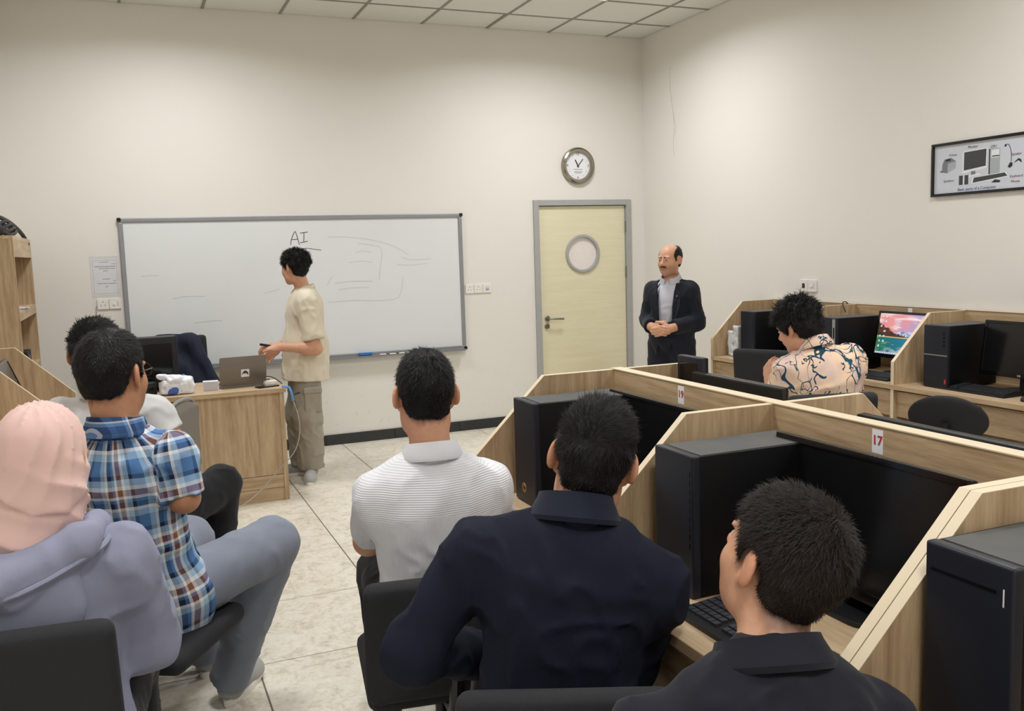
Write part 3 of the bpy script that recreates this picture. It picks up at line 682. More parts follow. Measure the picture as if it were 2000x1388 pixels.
def monitor(label, x, y, rotz, w=.50, h=.305, top=1.13, tilt=6, screen='screen_off', logo=None, z=DZ, base=True):
    t = thing('monitor', label, 'monitor', (x, y, z), rotz, 'flat monitors')
    zt = top-z; zb = zt-h; th = .028; a = math.radians(tilt)
    def tl(p): return (p[0], p[1]*math.cos(a)-(p[2]-zb)*math.sin(a)*1.0, zb+(p[2]-zb)*math.cos(a)+p[1]*math.sin(a))
    def B(x0, x1, y0, y1, z0, z1, nm, mat, par, bev=0.0):
        m = MB().box(x0, x1, y0, y1, z0, z1); m.v = [tl(p) for p in m.v]; return m.build(nm, mat, par, bev)
    hs = B(-w/2, w/2, -th, -.003, zb, zt, 'housing', 'black_plastic', t, .006)
    B(-w*.32, w*.32, -th-.022, -th+.004, zb+h*.2, zb+h*.8, 'rear_bulge', 'black_plastic', hs, .012)
    bz = .016
    for (x0, x1, z0, z1) in ((-w/2, w/2, zt-bz, zt), (-w/2, w/2, zb, zb+bz*1.6), (-w/2, -w/2+bz, zb+bz*1.6, zt-bz), (w/2-bz, w/2, zb+bz*1.6, zt-bz)): B(x0, x1, -.006, .002, z0, z1, 'bezel_rail', 'black_gloss', hs, .0015)
    if screen != 'picture': B(-w/2+bz, w/2-bz, -.004, -.001, zb+bz*1.6, zt-bz, 'screen', screen, hs)
    else:
        me = wallpaper_mesh(); x0, x1, z0, z1 = -w/2+bz, w/2-bz, zb+bz*1.6, zt-bz
        co = np.array([v.co for v in me.vertices]); P = [tl((x1-(x1-x0)*c[0], -.0008, z0+(z1-z0)*c[1])) for c in co]     # the picture's left is the viewer's left
        me.vertices.foreach_set('co', np.array(P, np.float32).ravel()); me.update(); link('screen', me, 'wallpaper', hs, 'lit screen with a mountain lake wallpaper')
    if logo:
        lp = tl((0, .0026, zb+bz*.75)); text(logo, .016, 'white_plastic', hs, lp, (PI/2+a, 0, PI), bold=.0004)
    MB().prism([(-.035, 0), (.035, 0), (.028, zb+.09), (-.028, zb+.09)], 'y', -th-.045, -th-.022).build('stand_neck', 'black_plastic', t, .003)
    MB().rrect(.24, .17, .05, 'z', 0, .012, (0, -.03)).build('stand_base', 'black_plastic', t, .003)
    return t
def wallpaper_mesh():
    NX, NY = 150, 90; u, v = np.meshgrid(np.linspace(0, 1, NX), np.linspace(0, 1, NY)); P = np.stack([u*6, v*6, u*0], -1).reshape(-1, 3)
    u, v = u.ravel(), v.ravel(); n1 = fbm(P, 4, 3); n2 = fbm(P*A(1, 3, 1)+9, 4, 8); n3 = fbm(P*3, 3, 21)
    def mixc(a, b, t): t = np.clip(t, 0, 1)[:, None]; return a*(1-t)+b*t
    C = lambda *c: np.tile(np.array(s2l(c)), (len(u), 1))
    sky = mixc(C(235, 150, 150), C(120, 165, 235), (u-.25)*1.6+n1*.5); sky = mixc(sky, C(255, 235, 225), (n2+.1)*1.4)
    hor = .42
    ridge = hor+.16+.10*np.abs(fbm(np.stack([u*7, 0*u, 0*u], -1), 4, 2))-.22*np.abs(u-.55); mount = mixc(C(120, 140, 190), C(235, 235, 245), n3+.35)
    trees_h = hor+.05+.38*np.clip(.36-u, 0, 1)*2+.05*np.abs(_hash_noise(np.stack([u*45, 0*u, 0*u], -1), 5)); wood_c = mixc(C(52, 62, 44), C(120, 60, 50), n3+.4)
    hill = hor+.03+.14*np.clip(u-.6, 0, 1)*2.2; hill_c = mixc(C(120, 130, 60), C(70, 90, 50), n3+.4)
    col = np.where((v > ridge)[:, None], sky, mount); col = np.where(((v < hill) & (v > hor))[:, None], hill_c, col); col = np.where(((v < trees_h) & (v > hor) & (u < .5))[:, None], wood_c, col)
    water = mixc(C(40, 120, 140), C(30, 90, 70), n2*1.2+.5*np.abs(u-.5)); water = mixc(water, C(190, 225, 235), (n2-.15)*1.5); water = mixc(water, C(235, 240, 245), (.12-v)*5+n3*.8)
    water = mixc(water, C(40, 120, 60), (.35-u)*2.2); col = np.where((v < hor)[:, None], water, col); col = np.where((np.abs(v-hor) < .008)[:, None], C(230, 190, 140), col)
    for i in range(7):      # desktop icons
        for j in range(2): m = (np.abs(u-.05-.07*j) < .016) & (np.abs(v-.93+.125*i) < .024) & ((i+j) % 4 != 3); col = np.where(m[:, None], C(215, 220, 230), col)
    col = np.where((v < .035)[:, None], C(240, 240, 245), col); col = np.where((np.abs(v-.018) < .01)[:, None] & (u < .5)[:, None] & ((u*60) % 2 < 1)[:, None], C(80, 110, 190), col)
    I = np.arange(NX*NY).reshape(NY, NX); Q = np.stack([I[:-1, :-1], I[:-1, 1:], I[1:, 1:], I[1:, :-1]], -1).reshape(-1, 4)
    return np_mesh('screen', np.stack([u, v, 0*u], -1), Q, None, col, False)
t = NT('wallpaper'); ca = t.t.nodes.new('ShaderNodeVertexColor'); ca.layer_name = 'Col'; t.set((0, 0, 0), .2); t.l(ca.outputs[0], t.b.inputs['Emission Color']); t.b.inputs['Emission Strength'].default_value = .95; MAT['wallpaper'] = t.m
def keyboard(label, x, y, rotz, z=DZ):
    t = thing('keyboard', label, 'keyboard', (x, y, z), rotz, 'black keyboards')       # local: user side at +y
    piece(('kbb',), lambda: MB().prism([(-.075, 0), (.075, 0), (.075, .012), (-.07, .026), (-.075, .024)], 'x', -.225, .225).mesh('base', .003, 2, True), 'base', 'black_plastic', t)
    def keys():
        mb = MB()
        for r in range(6):
            yy = -.058+.0205*r; zz = .0245-.0019*r
            xx = -.214
            while xx < .212:
                w = .0165
                if r == 5 and -.09 < xx < .0: w = .11
                if not (-.214+.0195*15-.01 < xx < -.214+.0195*15+.004) and not (.085 < xx < .092): mb.box(xx, xx+w, yy-.0082, yy+.0082, zz-.003, zz+.006)
                xx += w+.003
        return mb.mesh('keys')
    k = piece(('kbk',), keys, 'keys', 'key', t); k['kind'] = 'stuff'
def mouse(label, x, y, rotz, z=DZ):
    t = thing('computer_mouse', label, 'mouse', (x, y, z), rotz)
    me = cached(('mse',), lambda: (lambda VQ: np_mesh('shell', *VQ))(sdf_mesh([Ell((0, 0, .004), (.031, .055, .034), clip=[(A(0, 0, 0), A(0, 0, -1))])], .004))); link('shell', me, 'black_plastic', t)
    MB().lathe([(.006, -.004), (.006, .004)], 10, (0, .03, .031), 'x').build('wheel', 'key', t)

# island, near side
tower('black desktop tower with gold logo, in the island carrel nearest the door', -3.50, -5.015, PI/2, 'hp_gold'); tower('black desktop tower with silver logo, behind the foreground head', -3.49, -5.905, PI/2, 'hp'); tower('black desktop tower with dusty top, in the bottom right corner', -3.50, -6.765, PI/2, 'plain')
monitor('black switched-off monitor in the island carrel nearest the door', -3.20, -5.245, PI/2, .50, .30, 1.132, 8); monitor('wide black switched-off monitor right of the silver-logo tower', -3.215, -6.190, PI/2, .585, .33, 1.138, 8)
keyboard('black keyboard below the gold-logo tower, mostly hidden by the navy shirt', -3.47, -5.38, PI/2); keyboard('black keyboard below the silver-logo tower, beside the foreground head', -3.50, -6.26, PI/2)
# island, far side
tower('slim black computer standing above the island panel near the suited man', -2.80, -4.945, PI/2, 'rear', .150, .035, .44); monitor('black monitor edge above the island panel beside the squiggle-print shirt', -2.80, -5.25, -PI/2, .49, .30, 1.165, 0); monitor('black monitor edge above the island panel at the right edge', -2.80, -6.09, -PI/2, .55, .30, 1.135, 0)
# along the right wall
tower('dark grey desktop tower beside the white plastic bag', -.50, -2.265, PI/2, 'hp', .155); tower('black tower with silver upright strip behind the patterned shirt', -.50, -3.095, PI/2, 'two_tone', .165); tower('black tower with horizontal silver strip beside the switched-off monitor', -.50, -3.968, PI/2, 'strip', .165, .385, .355)
monitor('black monitor at the desk behind the curly-haired seated man', -.25, -2.50, PI/2, .50, .33, 1.15, 6); monitor('lit monitor showing a mountain lake wallpaper', -.245, -3.47, PI/2, .485, .30, 1.165, 12, 'picture'); monitor('black switched-off monitor with white logo at the right edge', -.30, -4.34, PI/2, .50, .305, 1.155, 8, logo='LG')
keyboard('black keyboard on the desk beside the dark grey tower', -.45, -2.56, PI/2); keyboard('black keyboard below the lit wallpaper monitor', -.46, -3.42, PI/2); keyboard('black keyboard on the open desk at the right edge', -.43, -4.19, PI/2); mouse('black mouse right of the keyboard at the right edge', -.46, -4.53, PI/2)
# left row
monitor('grey-black monitor in the carrel at the left edge', -5.175, -2.70, -PI/2, .46, .30, 1.17, 20)
# crumpled white plastic bag
t = thing('plastic_bag', 'crumpled white plastic bag standing beside the dark grey tower', 'bag', (-.42, -2.075, DZ))
sdf_obj('bag_body', [Box((0, -.030, .12), (.075, .035, .12), .012, k=.02), Box((.035, -.045, .20), (.05, .022, .10), .010, k=.02), Box((-.05, .03, .10), (.03, .03, .10), .012, k=.02)], .007, 'bag_plastic', t, disp=lambda P: (1-np.abs(fbm(P*16, 2, 5))*2)*.009, amp=.02, cut=lambda P: .004-P[:, 2])

def chair_back_oval(w, h):
    pr = [Ell((0, 0, 0), (w/2, .022, h/2)), Ell((0, -.30, 0), (w*.7, .292, h*.9), sub=True, k=.004)]
    return pr
def task_chair(label, x, y, rotz, seat_z=.46, back='oval', bw=.38, bh=.24, back_z=.74, lean=.16, group='black office chairs'):
    """local: the sitter looks along +y"""
    t = thing('office_chair', label, 'chair', (x, y, 0), rotz, group)
    piece(('chs', seat_z), lambda: (lambda VQ: np_mesh('seat', *VQ))(sdf_mesh([Box((0, .02, seat_z-.03), (.225, .22, .035), .034)], .012)), 'seat', 'chair_fabric', t)
    if back == 'oval':
        me = cached(('cho', bw, bh), lambda: (lambda VQ: np_mesh('backrest', *VQ))(sdf_mesh([Ell((0, 0, 0), (bw/2, .03, bh/2), k=.01), Ell((0, .20, 0), (bw*.75, .19, bh*1.2), sub=True, k=.02)]+[Cone((-bw*.4, .0, s*bh*.18), (bw*.4, .0, s*bh*.30), .004, .004, .01) for s in (-1, 1)], .006)))
    else:
        me = cached(('chq', bw, bh), lambda: (lambda VQ: np_mesh('backrest', *VQ))(sdf_mesh([Box((0, 0, 0), (bw/2, .03, bh/2), .028), Ell((0, .32, 0), (bw*1.0, .30, bh*1.4), sub=True, k=.02)], .009)))
    b = link('backrest', me, 'chair_fabric' if back != 'oval' else 'black_matte', t); b.location = (0, -.215-lean*.3, back_z); b.rotation_euler = (lean, 0, 0)
    MB().tube(smooth_path([(0, -.05, seat_z-.07), (0, -.22, seat_z-.06), (0, -.275, seat_z+.02), (0, -.262-lean*.3, back_z-.02)]), .018, 8).build('back_bracket', 'black_plastic', t, smooth=True)
    MB().lathe([(.028, .09), (.028, .26), (.018, .26), (.018, seat_z-.06)], 14).build('gas_column', 'black_plastic', t, smooth=True)
    for k in range(5):
        a = 2*PI*k/5+.3; l = piece(('chl',), lambda: MB().tube([(0, 0, .095), (.15, 0, .085), (.27, 0, .068)], [.024, .02, .013], 8).mesh('leg', smooth=True), 'leg', 'black_plastic', t); l.rotation_euler.z = a
        c = piece(('chc',), lambda: MB().lathe([(.024, -.012), (.026, 0), (.024, .012)], 14, (0, 0, .026), 'y').mesh('caster', smooth=True), 'caster', 'black_plastic', l, (.262, 0, 0))
    return t

def bookcase():
    x0, x1, y0, y1, zt = XL+.004, -5.298, -1.45, -.30, 1.785; D = x1-x0
    t = thing('bookcase', 'tall oak bookcase with open shelves at the left edge', 'bookcase', (x0, y0, 0)); W = y1-y0
    MB().box(0, D, 0, .022, 0, zt).build('side_panel', 'oak', t); MB().box(0, D, W-.022, W, 0, zt).build('side_panel', 'oak', t); MB().box(0, .01, .022, W-.022, 0, zt).build('back_panel', 'oak', t)
    MB().box(0, D, -.002, W+.002, zt, zt+.02).build('top_board', 'oak_top', t)
    MB().box(D-.018, D, .022, W-.022, zt-.11, zt).build('fascia', 'oak_y', t)
    for z in (.10, .54, .94, 1.34):
        s = MB().box(.01, D-.001, .022, W-.022, z-.024, z).build('shelf', 'oak_top', t); MB().box(D-.001, D+.001, .022, W-.022, z-.06, z).build('edge_strip', 'oak_y', s)
    o = thing('paper_stack', 'loose white papers on the bookcase shelf', 'papers', (-5.40, -1.0, 1.3405))
    for k in range(5): p = MB().box(-.085, .085, -.13, .13, .0016*k, .0016*k+.001).build('sheet', 'paper' if k % 2 else 'paper_grey', o); p.rotation_euler.z = .25*(k-2)*.6; p.location = (.01*(k % 3), .012*k, 0)
    o = thing('file_box', 'small dark box on the lower bookcase shelf', 'box', (-5.41, -.72, .9405)); MB().box(-.08, .08, -.13, .13, 0, .10).build('body', 'black_matte', o, .004); MB().box(.08, .0815, -.05, .05, .03, .07).build('label_patch', 'dark_blue_plastic', o)
    # bundle of black cable on top
    o = thing('cable_bundle', 'coiled black cable and bag on top of the bookcase', 'cable', (-5.43, -.9, zt+.021))
    for k in range(4):
        R = .13-.012*k; MB().tube([(R*.8*math.cos(a), -.05+R*2.4*math.sin(a), .03+.018*k+.016*math.sin(3*a+k)) for a in np.linspace(0, 2*PI, 40)[:-1]], .011, 8, True).build('coil', 'cable_black', o, smooth=True)
    MB().tube(smooth_path([(.02, -.50, .012), (.02, -.46, .09), (.03, -.25, .125), (.06, .05, .105), (.09, .30, .06), (.11, .44, .012), (.125, .48, -.04)]), .014, 8).build('loop', 'cable_black', o, smooth=True)
    sdf_obj('pouch', [Ell((-.02, -.28, .045), (.09, .16, .05), clip=[(A(0, 0, .001), A(0, 0, -1))])], .01, 'black_matte', o, disp=lambda P: fbm(P*25, 2, 4)*.008, amp=.01)
bookcase()

def teacher_desk():
    x0, x1, y0, y1, zt = -5.02, -3.757, -1.640, -1.0, .76
    t = thing('teacher_desk', 'oak teacher desk with a laptop on it, below the whiteboard', 'desk', (x0, y0, 0)); W, D = x1-x0, y1-y0
    tp = MB().box(0, W, 0, D, zt-.028, zt).build('desktop', 'oak_top_x', t, .002, 1); MB().box(-.001, W+.001, -.001, .0, zt-.028, zt).build('edge_strip', 'oak_x', tp)
    px = .60
    MB().box(W-.042, W-.012, .015, D-.02, 0, zt-.028).build('side_panel', 'oak', t); MB().box(px, px+.02, .03, D-.02, 0, zt-.028).build('side_panel', 'oak', t); MB().box(.01, .03, .02, D-.02, 0, zt-.028).build('side_panel', 'oak', t)
    MB().box(px+.02, W-.042, .026, .044, .178, zt-.029).build('front_panel', 'oak', t); MB().box(px+.02, W-.042, .024, .044, .09, .174).build('front_panel', 'oak_x', t); MB().box(px+.02, W-.042, .028, .044, .0, .086).build('kick_board', 'oak_x', t)
    MB().box(.03, px, D-.06, D-.042, .25, zt-.028).build('modesty_panel', 'oak_x', t)
    # laptop seen from behind
    L = thing('laptop', 'grey open laptop with a square logo sticker, seen from behind', 'laptop', (-4.005, -1.40, zt), .10)
    MB().rrect(.31, .215, .012, 'z', 0, .012, (0, .09)).build('base', 'laptop_grey', L, .002); MB().box(-.135, .135, .04, .15, .012, .0135).build('key_field', 'key', L)
    a = math.radians(14); li = MB().rrect(.31, .205, .012, 'y', -.003, .003, (0, .104)).build('lid', 'laptop_grey', L, .0015); li.location = (0, -.02, .012); li.rotation_euler = (a, 0, 0)
    st = MB().rrect(.054, .054, .002, 'y', -.0038, -.003, (.012, .088)).build('sticker', 'paper', li)
    mb = MB(); mb.add([(x+.012, -.0042, z+.088) for x, z in ((-.022, -.006), (-.012, .012), (0, .018), (.014, .012), (.023, -.010), (.014, -.010), (.006, .002), (-.002, -.006), (-.010, .002), (-.018, -.010))], [tuple(range(10))]).build('sticker_mark', 'marker_black', st)
    MB().box(-.150, .150, .0031, .0036, .008, .198).build('screen', 'screen_off', li)
    # black monitor
    M = thing('crt_monitor', 'bulky black monitor on the teacher desk beside the tissue pack', 'monitor', (-4.555, -1.30, zt), .04)
    hb = MB().box(-.155, .155, -.03, .03, .03, .37).build('bezel', 'black_plastic', M, .014, 3, True)
    MB().box(-.118, .118, -.037, -.028, .075, .325).build('inner_frame', 'black_gloss', hb, .004); MB().box(-.108, .108, -.0385, -.036, .085, .315).build('screen', 'screen_off', hb)
    MB().add([(-.14, .03, .045), (.14, .03, .045), (.14, .03, .355), (-.14, .03, .355), (-.07, .20, .09), (.07, .20, .09), (.07, .20, .26), (-.07, .20, .26)], [(0, 1, 2, 3), (4, 5, 6, 7), (0, 1, 5, 4), (1, 2, 6, 5), (2, 3, 7, 6), (3, 0, 4, 7)]).build('rear_hood', 'black_plastic', M, .01)
    MB().lathe([(.10, 0), (.09, .012), (.04, .02), (.035, .05)], 20, (0, .06, 0)).build('stand', 'black_plastic', M, smooth=True)
    # tissue pack
    P = thing('tissue_pack', 'open white and blue tissue pack on the teacher desk', 'tissues', (-4.43, -1.50, zt), .12)
    sdf_obj('pack', [Box((0, 0, .048), (.098, .05, .048), .02), Ell((.05, -.01, .075), (.06, .05, .04), k=.03)], .006, 'tissue_white', P, disp=lambda P_: (np.abs(fbm(P_*24, 2, 3))-.3)*.026, amp=.014, cut=lambda P_: .002-P_[:, 2])
    sdf_obj('blue_wrapper', [Ell((.045, .0, .082), (.058, .052, .038)), Box((-.03, -.046, .03), (.03, .012, .024), .008)], .006, 'tissue_blue', P, disp=lambda P_: fbm(P_*40, 2, 9)*.012, amp=.014, cut=lambda P_: .002-P_[:, 2])
    sdf_obj('tissue', [Ell((-.055, .0, .108), (.07, .045, .018), rot=np.array(Matrix.Rotation(.35, 3, 'Y'))), Ell((-.005, -.02, .095), (.06, .04, .03), k=.02)], .006, 'tissue_white', P, disp=lambda P_: (np.abs(fbm(P_*26, 2, 12))-.3)*.030, amp=.018)
    mb = MB(); stroke_mesh(mb, smooth_path([(.0, .02), (.015, .04), (.022, .05), (.018, .028), (.03, .03), (.036, .046), (.038, .03), (.055, .036)]), .006, -.056); mb.build('lettering', 'dark_blue_plastic', P)
    # black things left of the pack
    K = thing('desk_speaker', 'small black speaker left of the tissue pack', 'speaker', (-4.60, -1.44, zt), .2); MB().box(-.045, .045, -.04, .04, 0, .085).build('cabinet', 'black_plastic', K, .01, 3, True); MB().lathe([(.028, -.041), (.024, -.045), (.01, -.043)], 18, (0, 0, .045), 'y').build('grille', 'black_gloss', K, smooth=True)
    # memo block
    B = thing('memo_block', 'small white paper block leaning on the desk beside the laptop', 'paper', (-4.215, -1.47, zt), -.18); o = MB().box(-.048, .048, -.012, .012, 0, .068).build('block', 'paper', B, .001, 1); o.rotation_euler.x = .2; MB().box(-.046, .046, -.0128, -.012, .002, .066).build('top_sheet', 'paper_grey', o)
    # phone, adapters, cables at the desk's right end
    F = thing('phone', 'black phone lying at the right end of the teacher desk', 'phone', (-3.86, -1.52, zt), .35); MB().rrect(.150, .072, .01, 'z', 0, .009).build('body', 'black_gloss', F, .002); MB().rrect(.136, .062, .006, 'z', .009, .0093).build('screen', 'screen_off', F)
    U = thing('power_adapter', 'white power adapter behind the black phone', 'adapter', (-3.825, -1.40, zt), .3); MB().box(-.045, .045, -.024, .024, 0, .028).build('body', 'white_plastic', U, .008, 3, True); MB().tube(smooth_path([(.0, .02, .02), (.02, .06, .03), (-.03, .08, .012), (-.08, .06, .006), (-.04, .03, .05), (.03, .035, .045), (.055, -.02, .02), (.05, -.08, .006)]), .0035, 6).build('cord', 'cable_black', U, smooth=True)
    c = thing('hanging_cable', 'grey cable with light blue plug hanging off the desk end to the floor', 'cable', (-3.745, -1.60, zt))
    MB().tube([(-.03, -.005, .006), (.012, -.03, .0), (.022, -.045, -.03), (.03, -.047, -.09)], .009, 8).build('plug', 'cable_blue', c, smooth=True)
    MB().tube(smooth_path([(.03, -.047, -.09), (.055, -.05, -.18), (.062, -.05, -.30), (.02, -.05, -.43), (-.10, -.06, -.55), (-.25, -.10, -.68), (-.42, -.16, -.755), (-.6, -.18, -.755)]), .0036, 6).build('cord', 'cable_white', c, smooth=True)
    MB().tube([(.04, -.052, -.045), (.075, -.058, -.035)], .006, 8).build('tie', 'cable_black', c)
    # the teacher's chair behind the desk with a jacket over it
    ch = task_chair('black high-backed office chair behind the teacher desk', -4.37, -.62, PI, .46, 'square', .46, .50, .80, .12, group='black office chairs')
    J = thing('jacket', 'dark navy jacket draped over the chair behind the desk', 'jacket', (-4.30, -.40, .6))
    V = [Box((-.07, .0, .20), (.165, .045, .27), .05, rot=np.array(Matrix.Rotation(-.12, 3, 'X'))), Cone((.04, -.02, .41), (.20, -.05, .05), .06, .05, .06), Cone((-.04, -.02, .2), (.1, -.05, .02), .08, .06, .06), Cone((-.18, -.03, .40), (-.22, -.06, .1), .06, .045, .05)]
    sdf_obj('cloth', V, .010, 'navy_cloth', J, disp=lambda P_: fbm(P_*A(16, 16, 5), 3, 31)*.016, amp=.02)
teacher_desk()

def plastic_chair():
    t = thing('plastic_chair', 'grey plastic shell chair with chrome legs in front of the teacher desk', 'chair', (-4.66, -2.75, 0), math.radians(66))
    # sitter looks along +y local
    V, Q = sdf_mesh([Box((0, .0, .66+.0), (.2, .016, .17), .016), Ell((0, .0, .81), (.19, .016, .06), k=.03), Ell((0, .35, .70), (.34, .33, .36), sub=True, k=.01)], .008)
    b = link('backrest', np_mesh('backrest', V, Q), 'chair_grey', t); b.location = (0, -.21, .03)
    MB().tube(smooth_path([(-.19, -.2, .52), (-.202, -.2, .70), (-.18, -.205, .86), (-.08, -.21, .905), (.08, -.21, .905), (.18, -.205, .86), (.202, -.2, .70), (.19, -.2, .52)]), .009, 8).build('rim', 'chair_rim', b, smooth=True).location = (0, .21, -.03)
    V, Q = sdf_mesh([Box((0, 0, .445), (.205, .21, .018), .018), Ell((0, 0, .62), (.3, .3, .17), sub=True, k=.02)], .01)
    link('seat', np_mesh('seat', V, Q), 'chair_grey', t)
    for sx in (-1, 1):
        MB().tube([(sx*.17, -.205, .60), (sx*.175, -.20, .43), (sx*.185, -.25, .0)], .011, 8).build('leg', 'chrome', t, smooth=True); MB().tube([(sx*.17, .16, .43), (sx*.185, .2, .0)], .011, 8).build('leg', 'chrome', t, smooth=True)
plastic_chair()
task_chair('black padded office chair left of the curly-haired seated man', -.93, -3.17, math.radians(-60), .46, 'square', .40, .36, .80, .12)
task_chair('black oval-backed office chair below the keyboard at the right edge', -.78, -4.41, math.radians(-62), .44, 'oval', .37, .25, .745, .35)
task_chair('black office chair mostly hidden behind the island at the right edge', -1.36, -5.28, math.radians(-80), .44, 'oval', .40, .28, .70, .2)
# headset hung in the carrel of tag 19
t = thing('headset', 'black headset with tan band inside the island carrel nearest the door', 'headset', (-3.42, -5.665, DZ), 0)
MB().tube([(.0, .075*math.cos(a), .075*math.sin(a)+.09) for a in np.linspace(0, PI, 16)], .009, 8).build('headband', 'strap_tan', t, smooth=True)
for s in (-1, 1): MB().lathe([(.032, -.012), (.036, 0), (.028, .014)], 16, (0, s*.075, .07), 'y').build('ear_cup', 'black_plastic', t, smooth=True)
MB().tube(smooth_path([(0, .075, .04), (-.02, .06, .01), (-.07, .05, .006), (-.10, .12, .006)]), .004, 6).build('cord', 'cable_black', t, smooth=True)
t = thing('loose_cable', 'thin black cable hooked over the divider behind the curly-haired man', 'cable', (-.16, -2.86, 1.178))
MB().tube(smooth_path([(.08, .03, .004), (.05, .015, .018), (.0, -.01, .016), (-.03, -.05, -.012), (-.035, -.075, -.045)]), .004, 6).build('cord', 'cable_black', t, smooth=True)
# ================================================================== PEOPLE
def frame(up, fwd):
    z = nrm(up); f = np.asarray(fwd, np.float32); x = nrm(np.cross(f, z)); y = np.cross(z, x); return np.stack([x, y, z], 1)      # columns: right, forward, up
def yaw_dir(deg): a = math.radians(deg); return A(math.sin(a), math.cos(a), 0)              # 0 looks along +y, positive turns right
def rot_axis(v, axis, ang): return np.array(Matrix.Rotation(ang, 3, Vector([float(q) for q in axis])) @ Vector([float(q) for q in v]), np.float32)
def lathe_noise(seed, s=10., a=.006):
    return lambda P: fbm(P*s, 2, seed)*a
def cloth_disp(seed, amp=.007, s=(11, 11, 9)):
    S = A(*s)
    def f(P):
        w = fbm(P*5, 1, seed+50)[:, None]*.06
        r = 1-np.abs(fbm((P+w)*S, 2, seed))*2.2
        return -np.clip(r, 0, 1)**2*amp+amp*.35+fbm(P*4, 1, seed+9)*amp*.5
    return f
class Head:
    def __init__(s, c, F, sc=1.0): s.c = A(*c); s.F = F; s.s = sc
    def w(s, x, y, z): return s.c+s.F@(A(x, y, z)*s.s)
    def loc(s, P): return ((P-s.c)@s.F)/s.s
    def ell(s, c, r, k=.02, sub=False, rz=0, ry=0, rx=0, tag='head'):
        R = s.F
        if rz or ry or rx: R = s.F@np.array(Matrix.Rotation(rz, 3, 'Z') @ Matrix.Rotation(ry, 3, 'Y') @ Matrix.Rotation(rx, 3, 'X'), np.float32)
        return Ell(s.w(*c), [q*s.s for q in r], R, k*s.s, sub=sub, tag=tag)
    def cone(s, a, b, ra, rb, k=.015, sub=False): return Cone(s.w(*a), s.w(*b), ra*s.s, rb*s.s, k*s.s, sub=sub, tag='head')
    def prims(s):
        e, c = s.ell, s.cone
        p = [e((0, -.014, .036), (.075, .097, .084)), e((0, .020, .0), (.067, .070, .092), .03), e((0, .040, -.068), (.052, .046, .042), .03), e((0, .068, -.098), (.020, .020, .019), .03)]
        for q in (-1, 1):
            p += [e((q*.040, .050, -.028), (.026, .030, .026), .03), e((q*.05, .012, -.07), (.018, .032, .030), .03)]
        p += [c((0, .088, .012), (0, .110, -.026), .008, .0125, .012), c((0, .108, -.028), (0, .098, -.034), .0125, .011, .01)]
        for q in (-1, 1):
            p += [e((q*.013, .098, -.032), (.009, .011, .008), .008), e((q*.030, .083, .026), (.024, .011, .008), .012)]
        for q in (-1, 1): p += [e((q*.031, .101, .006), (.018, .016, .012), .014, True)]
        for q in (-1, 1): p += [e((q*.031, .0795, .005), (.0135, .0125, .0125), .004)]
        p += [e((0, .0935, -.054), (.024, .010, .0055), .008), e((0, .0925, -.064), (.020, .010, .006), .006), e((0, .104, -.0592), (.024, .006, .0018), .003, True)]
        for q in (-1, 1):
            p += [e((q*.083, -.010, .004), (.0085, .022, .034), .008, False, q*.55, 0, -.15), e((q*.074, .002, -.026), (.007, .010, .013), .008), e((q*.0945, .000, .006), (.007, .012, .020), .005, True, q*.55, 0, -.15)]
        return p
def hairline(L, style='short'):
    y = L[:, 1]
    return np.interp(y, [-.13, -.095, -.075, -.05, -.03, -.012, .004, .018, .030, .045, .06, .10], [-.035, -.046, -.052, -.046, -.022, .026, .022, -.012, .004, .034, .052, .064])
SKIN = {}
def skin_material(name, srgb):
    t = NT('skin_'+name); ca = t.t.nodes.new('ShaderNodeVertexColor'); ca.layer_name = 'Col'
    v = t.coord(); n = t.noise(v, 60, 3); m = t.t.nodes.new('ShaderNodeMix'); m.data_type = 'RGBA'; m.blend_type = 'MULTIPLY'; m.inputs[0].default_value = 1
    t.l(ca.outputs[0], m.inputs[6]); t.l(t.ramp(n, [(.3, (.92, .9, .88)), (.7, (1.0, 1.0, 1.0))]), m.inputs[7])
    t.set(m.outputs[2], .5, None, .4); t.b.inputs['Subsurface Weight'].default_value = .08; t.b.inputs['Subsurface Radius'].default_value = (.012, .005, .003); t.b.inputs['Subsurface Scale'].default_value = .5
    t.bump(t.noise(v, 350, 2), .06, .002); SKIN[name] = (t.m, np.array(s2l(srgb)))
skin_material('fair', (212, 160, 130)); skin_material('tan', (196, 142, 108)); skin_material('pale', (214, 168, 138))
def hair_mat(name, srgb, rough=.55):
    t = NT(name); v = t.coord(); n = t.noise(v, 250, 3); c = s2l(srgb); t.set(t.mix(n, tuple(q*.6 for q in c), tuple(q*1.5 for q in c)), rough, None, .2); MAT[name] = t.m
hair_mat('hair_black', (18, 17, 18)); hair_mat('hair_brown', (34, 28, 25)); hair_mat('hair_dark', (24, 22, 22)); hair_mat('hair_soft', (40, 32, 29))
def torso(P, N, F, t=0.0, w=1.0, d=1.0, SL=None, SR=None, k=.07, tag='torso'):
    L = float(np.linalg.norm(N-P)); U = F[:, 2]
    def at(a, b=0.0): return P+U*(L*a)+F[:, 1]*b
    p = [Ell(at(.0), (.165*w+t, .115*d+t, .12+t), F, k, tag=tag), Ell(at(.33, .005), (.140*w+t, .105*d+t, .17+t), F, k, tag=tag), Ell(at(.70, -.005), (.155*w+t, .108*d+t, .165+t), F, k, tag=tag)]
    for S in (SL, SR):
        if S is not None: p += [Cone(N-U*.045, S-U*.004, .050+t*.7, .036+t*.8, k*.7, tag=tag), Cone(at(.70), S-U*.06, .085+t, .040+t, k*.7, tag=tag)]
    return p
